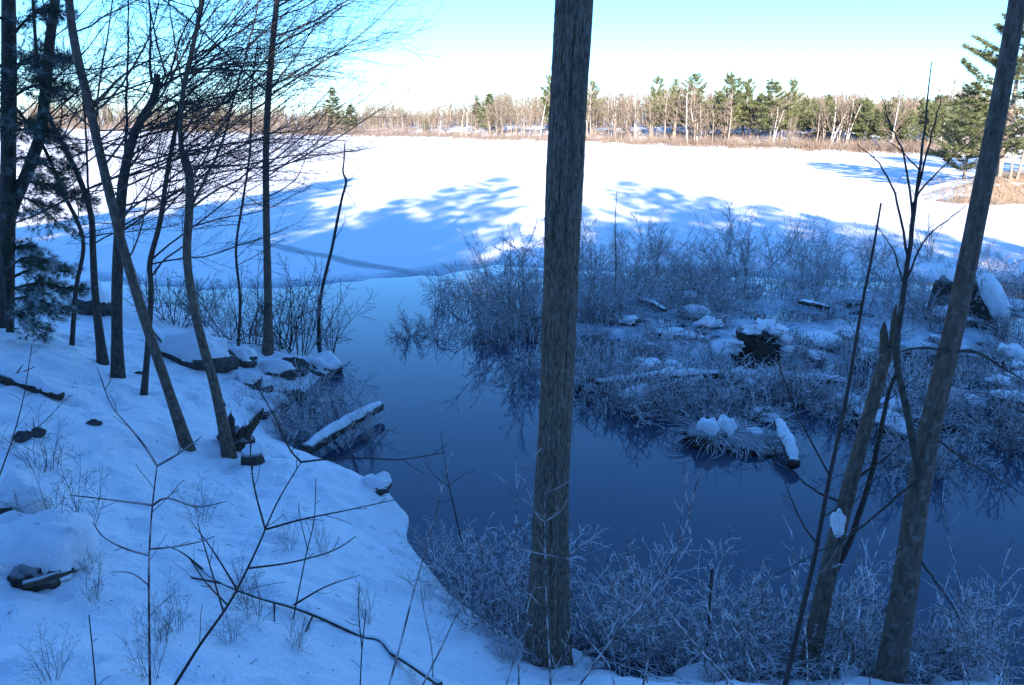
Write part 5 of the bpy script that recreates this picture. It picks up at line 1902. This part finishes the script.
whip('sapling', 'dark stem rising out of the water left of the central trunk', [(455, 512), (448, 480), (440, 430)], 0.010, 7.2, [([(450, 488), (430, 470), (424, 450)], 0.005), ([(452, 500), (440, 500), (425, 490)], 0.004), ([(449, 485), (462, 478), (478, 474)], 0.004)], 'bark_dark', 'frost_light', seed=516, lenf=0.3)
whip('sapling', 'thin twig tree at the left edge of the snow slope', [(-2, 480), (12, 440), (24, 395), (32, 345)], 0.006, 4.8, [([(10, 447), (40, 425), (70, 395)], 0.003)], seed=517, lenf=0.15)
whip('sapling', 'short dark post-like stem in the dark brush left of the slender stem', [(708, 650), (710, 610), (712, 570)], 0.02, 5.5, [([(712, 590), (700, 586), (690, 584)], 0.008)], 'bark_dark', 'frost', seed=518, lenf=0.2, r1=0.012)

# many thin stems crossing along the bottom
wr_ = random.Random(91)
for i in range(20):
    px = wr_.choice([wr_.uniform(380, 1015), wr_.uniform(560, 1015)])
    x1 = px + wr_.uniform(-70, 70)
    hh = wr_.uniform(60, 190)
    whip('sapling', 'thin frosted whip crossing others along the bottom of the picture', [(px, 692), (px * 0.7 + x1 * 0.3 + wr_.uniform(-5, 5), 692 - hh * 0.35), (px * 0.35 + x1 * 0.65 + wr_.uniform(-5, 5), 692 - hh * 0.7), (x1, 692 - hh)], wr_.uniform(0.003, 0.0055), wr_.uniform(3.6, 4.6), [],
         wr_.choice(['frost_light', 'twig_red', 'frost']), 'frost', seed=700 + i, lenf=0.22, nper=9, lev=2, group='thin whips along the bottom')

# fallen branch lying on the snow
pts = [ground(*q) + [0, 0, 0.03] for q in [(190, 562), (215, 583), (255, 600), (300, 613), (345, 632), (390, 655), (440, 688)]]
t = thing('fallen_branch', pts[-1], 'long fallen branch lying across the near snow', 'branch')
C = smooth_path(pts[::-1], 50)
C[:, 2] = np.maximum(C[:, 2], hgt_fine(C[:, 0], C[:, 1]) + 0.006)
mb = MB()
mb.tube(C, np.linspace(0.02, 0.006, 50), 8, True, bark_disp(0.12, 5, 8, 161, furrow=False))
mb.build('limb', M['log'], t, pts[-1])
for q, (u, px, py) in enumerate([(0.75, 190, 520), (0.55, 360, 575), (0.6, 275, 640), (0.8, 130, 575), (0.45, 300, 655), (0.9, 165, 545)]):
    b = C[int(u * 49)]
    e = ady(px, py, b[1] * (1.05 if py < 600 else 0.92))
    B = smooth_path([b, (b + e) / 2 + [0, 0, 0.03], e], 14)
    mb = MB()
    mb.tube(B, np.linspace(0.008, 0.002, 14), 5)
    bo = mb.build('side_branch', M['twig'], t, pts[-1])
    tw = MB()
    sprout(tw, B, 0.005, 2, 6, 0.28, (0.5, 1.0), 0.1, 0.05, 0.0012, 0.2, 3, 0, random.Random(170 + q))
    tw.build('twigs', M['twig'], bo, pts[-1], kind='stuff')


# twig litter, needles and bark bits scattered on the bank snow
lr = random.Random(33)
mb = MB()
xs = np.array([lr.uniform(-8, 0.5) for _ in range(800)])
ys = np.array([lr.uniform(2.2, 12.5) for _ in range(800)])
zs = hgt_fine(xs, ys)
for x_, y_, z_ in zip(xs, ys, zs):
    if z_ < 0.25 or noise2(np.array([x_ * 0.7]), np.array([y_ * 0.7]), 88)[0] < -0.15:
        continue
    a = lr.uniform(0, 6.28)
    L = (abs(lr.gauss(0.02, 0.05)) + 0.01) * (0.5 if y_ < 4.5 else 1.0)
    d = np.array([math.cos(a), math.sin(a), lr.uniform(-0.15, 0.25)])
    c = np.array([x_, y_, z_ + 0.004])
    mb.tube(wander(c, d, L, 2, 0.2, 0, lr), [0.0022, 0.002, 0.0012], 3)
o = mb.build('twig_litter', M['twig'], kind='stuff')
o['label'] = 'scattered dark twig bits lying on the bank snow'
o['category'] = 'litter'
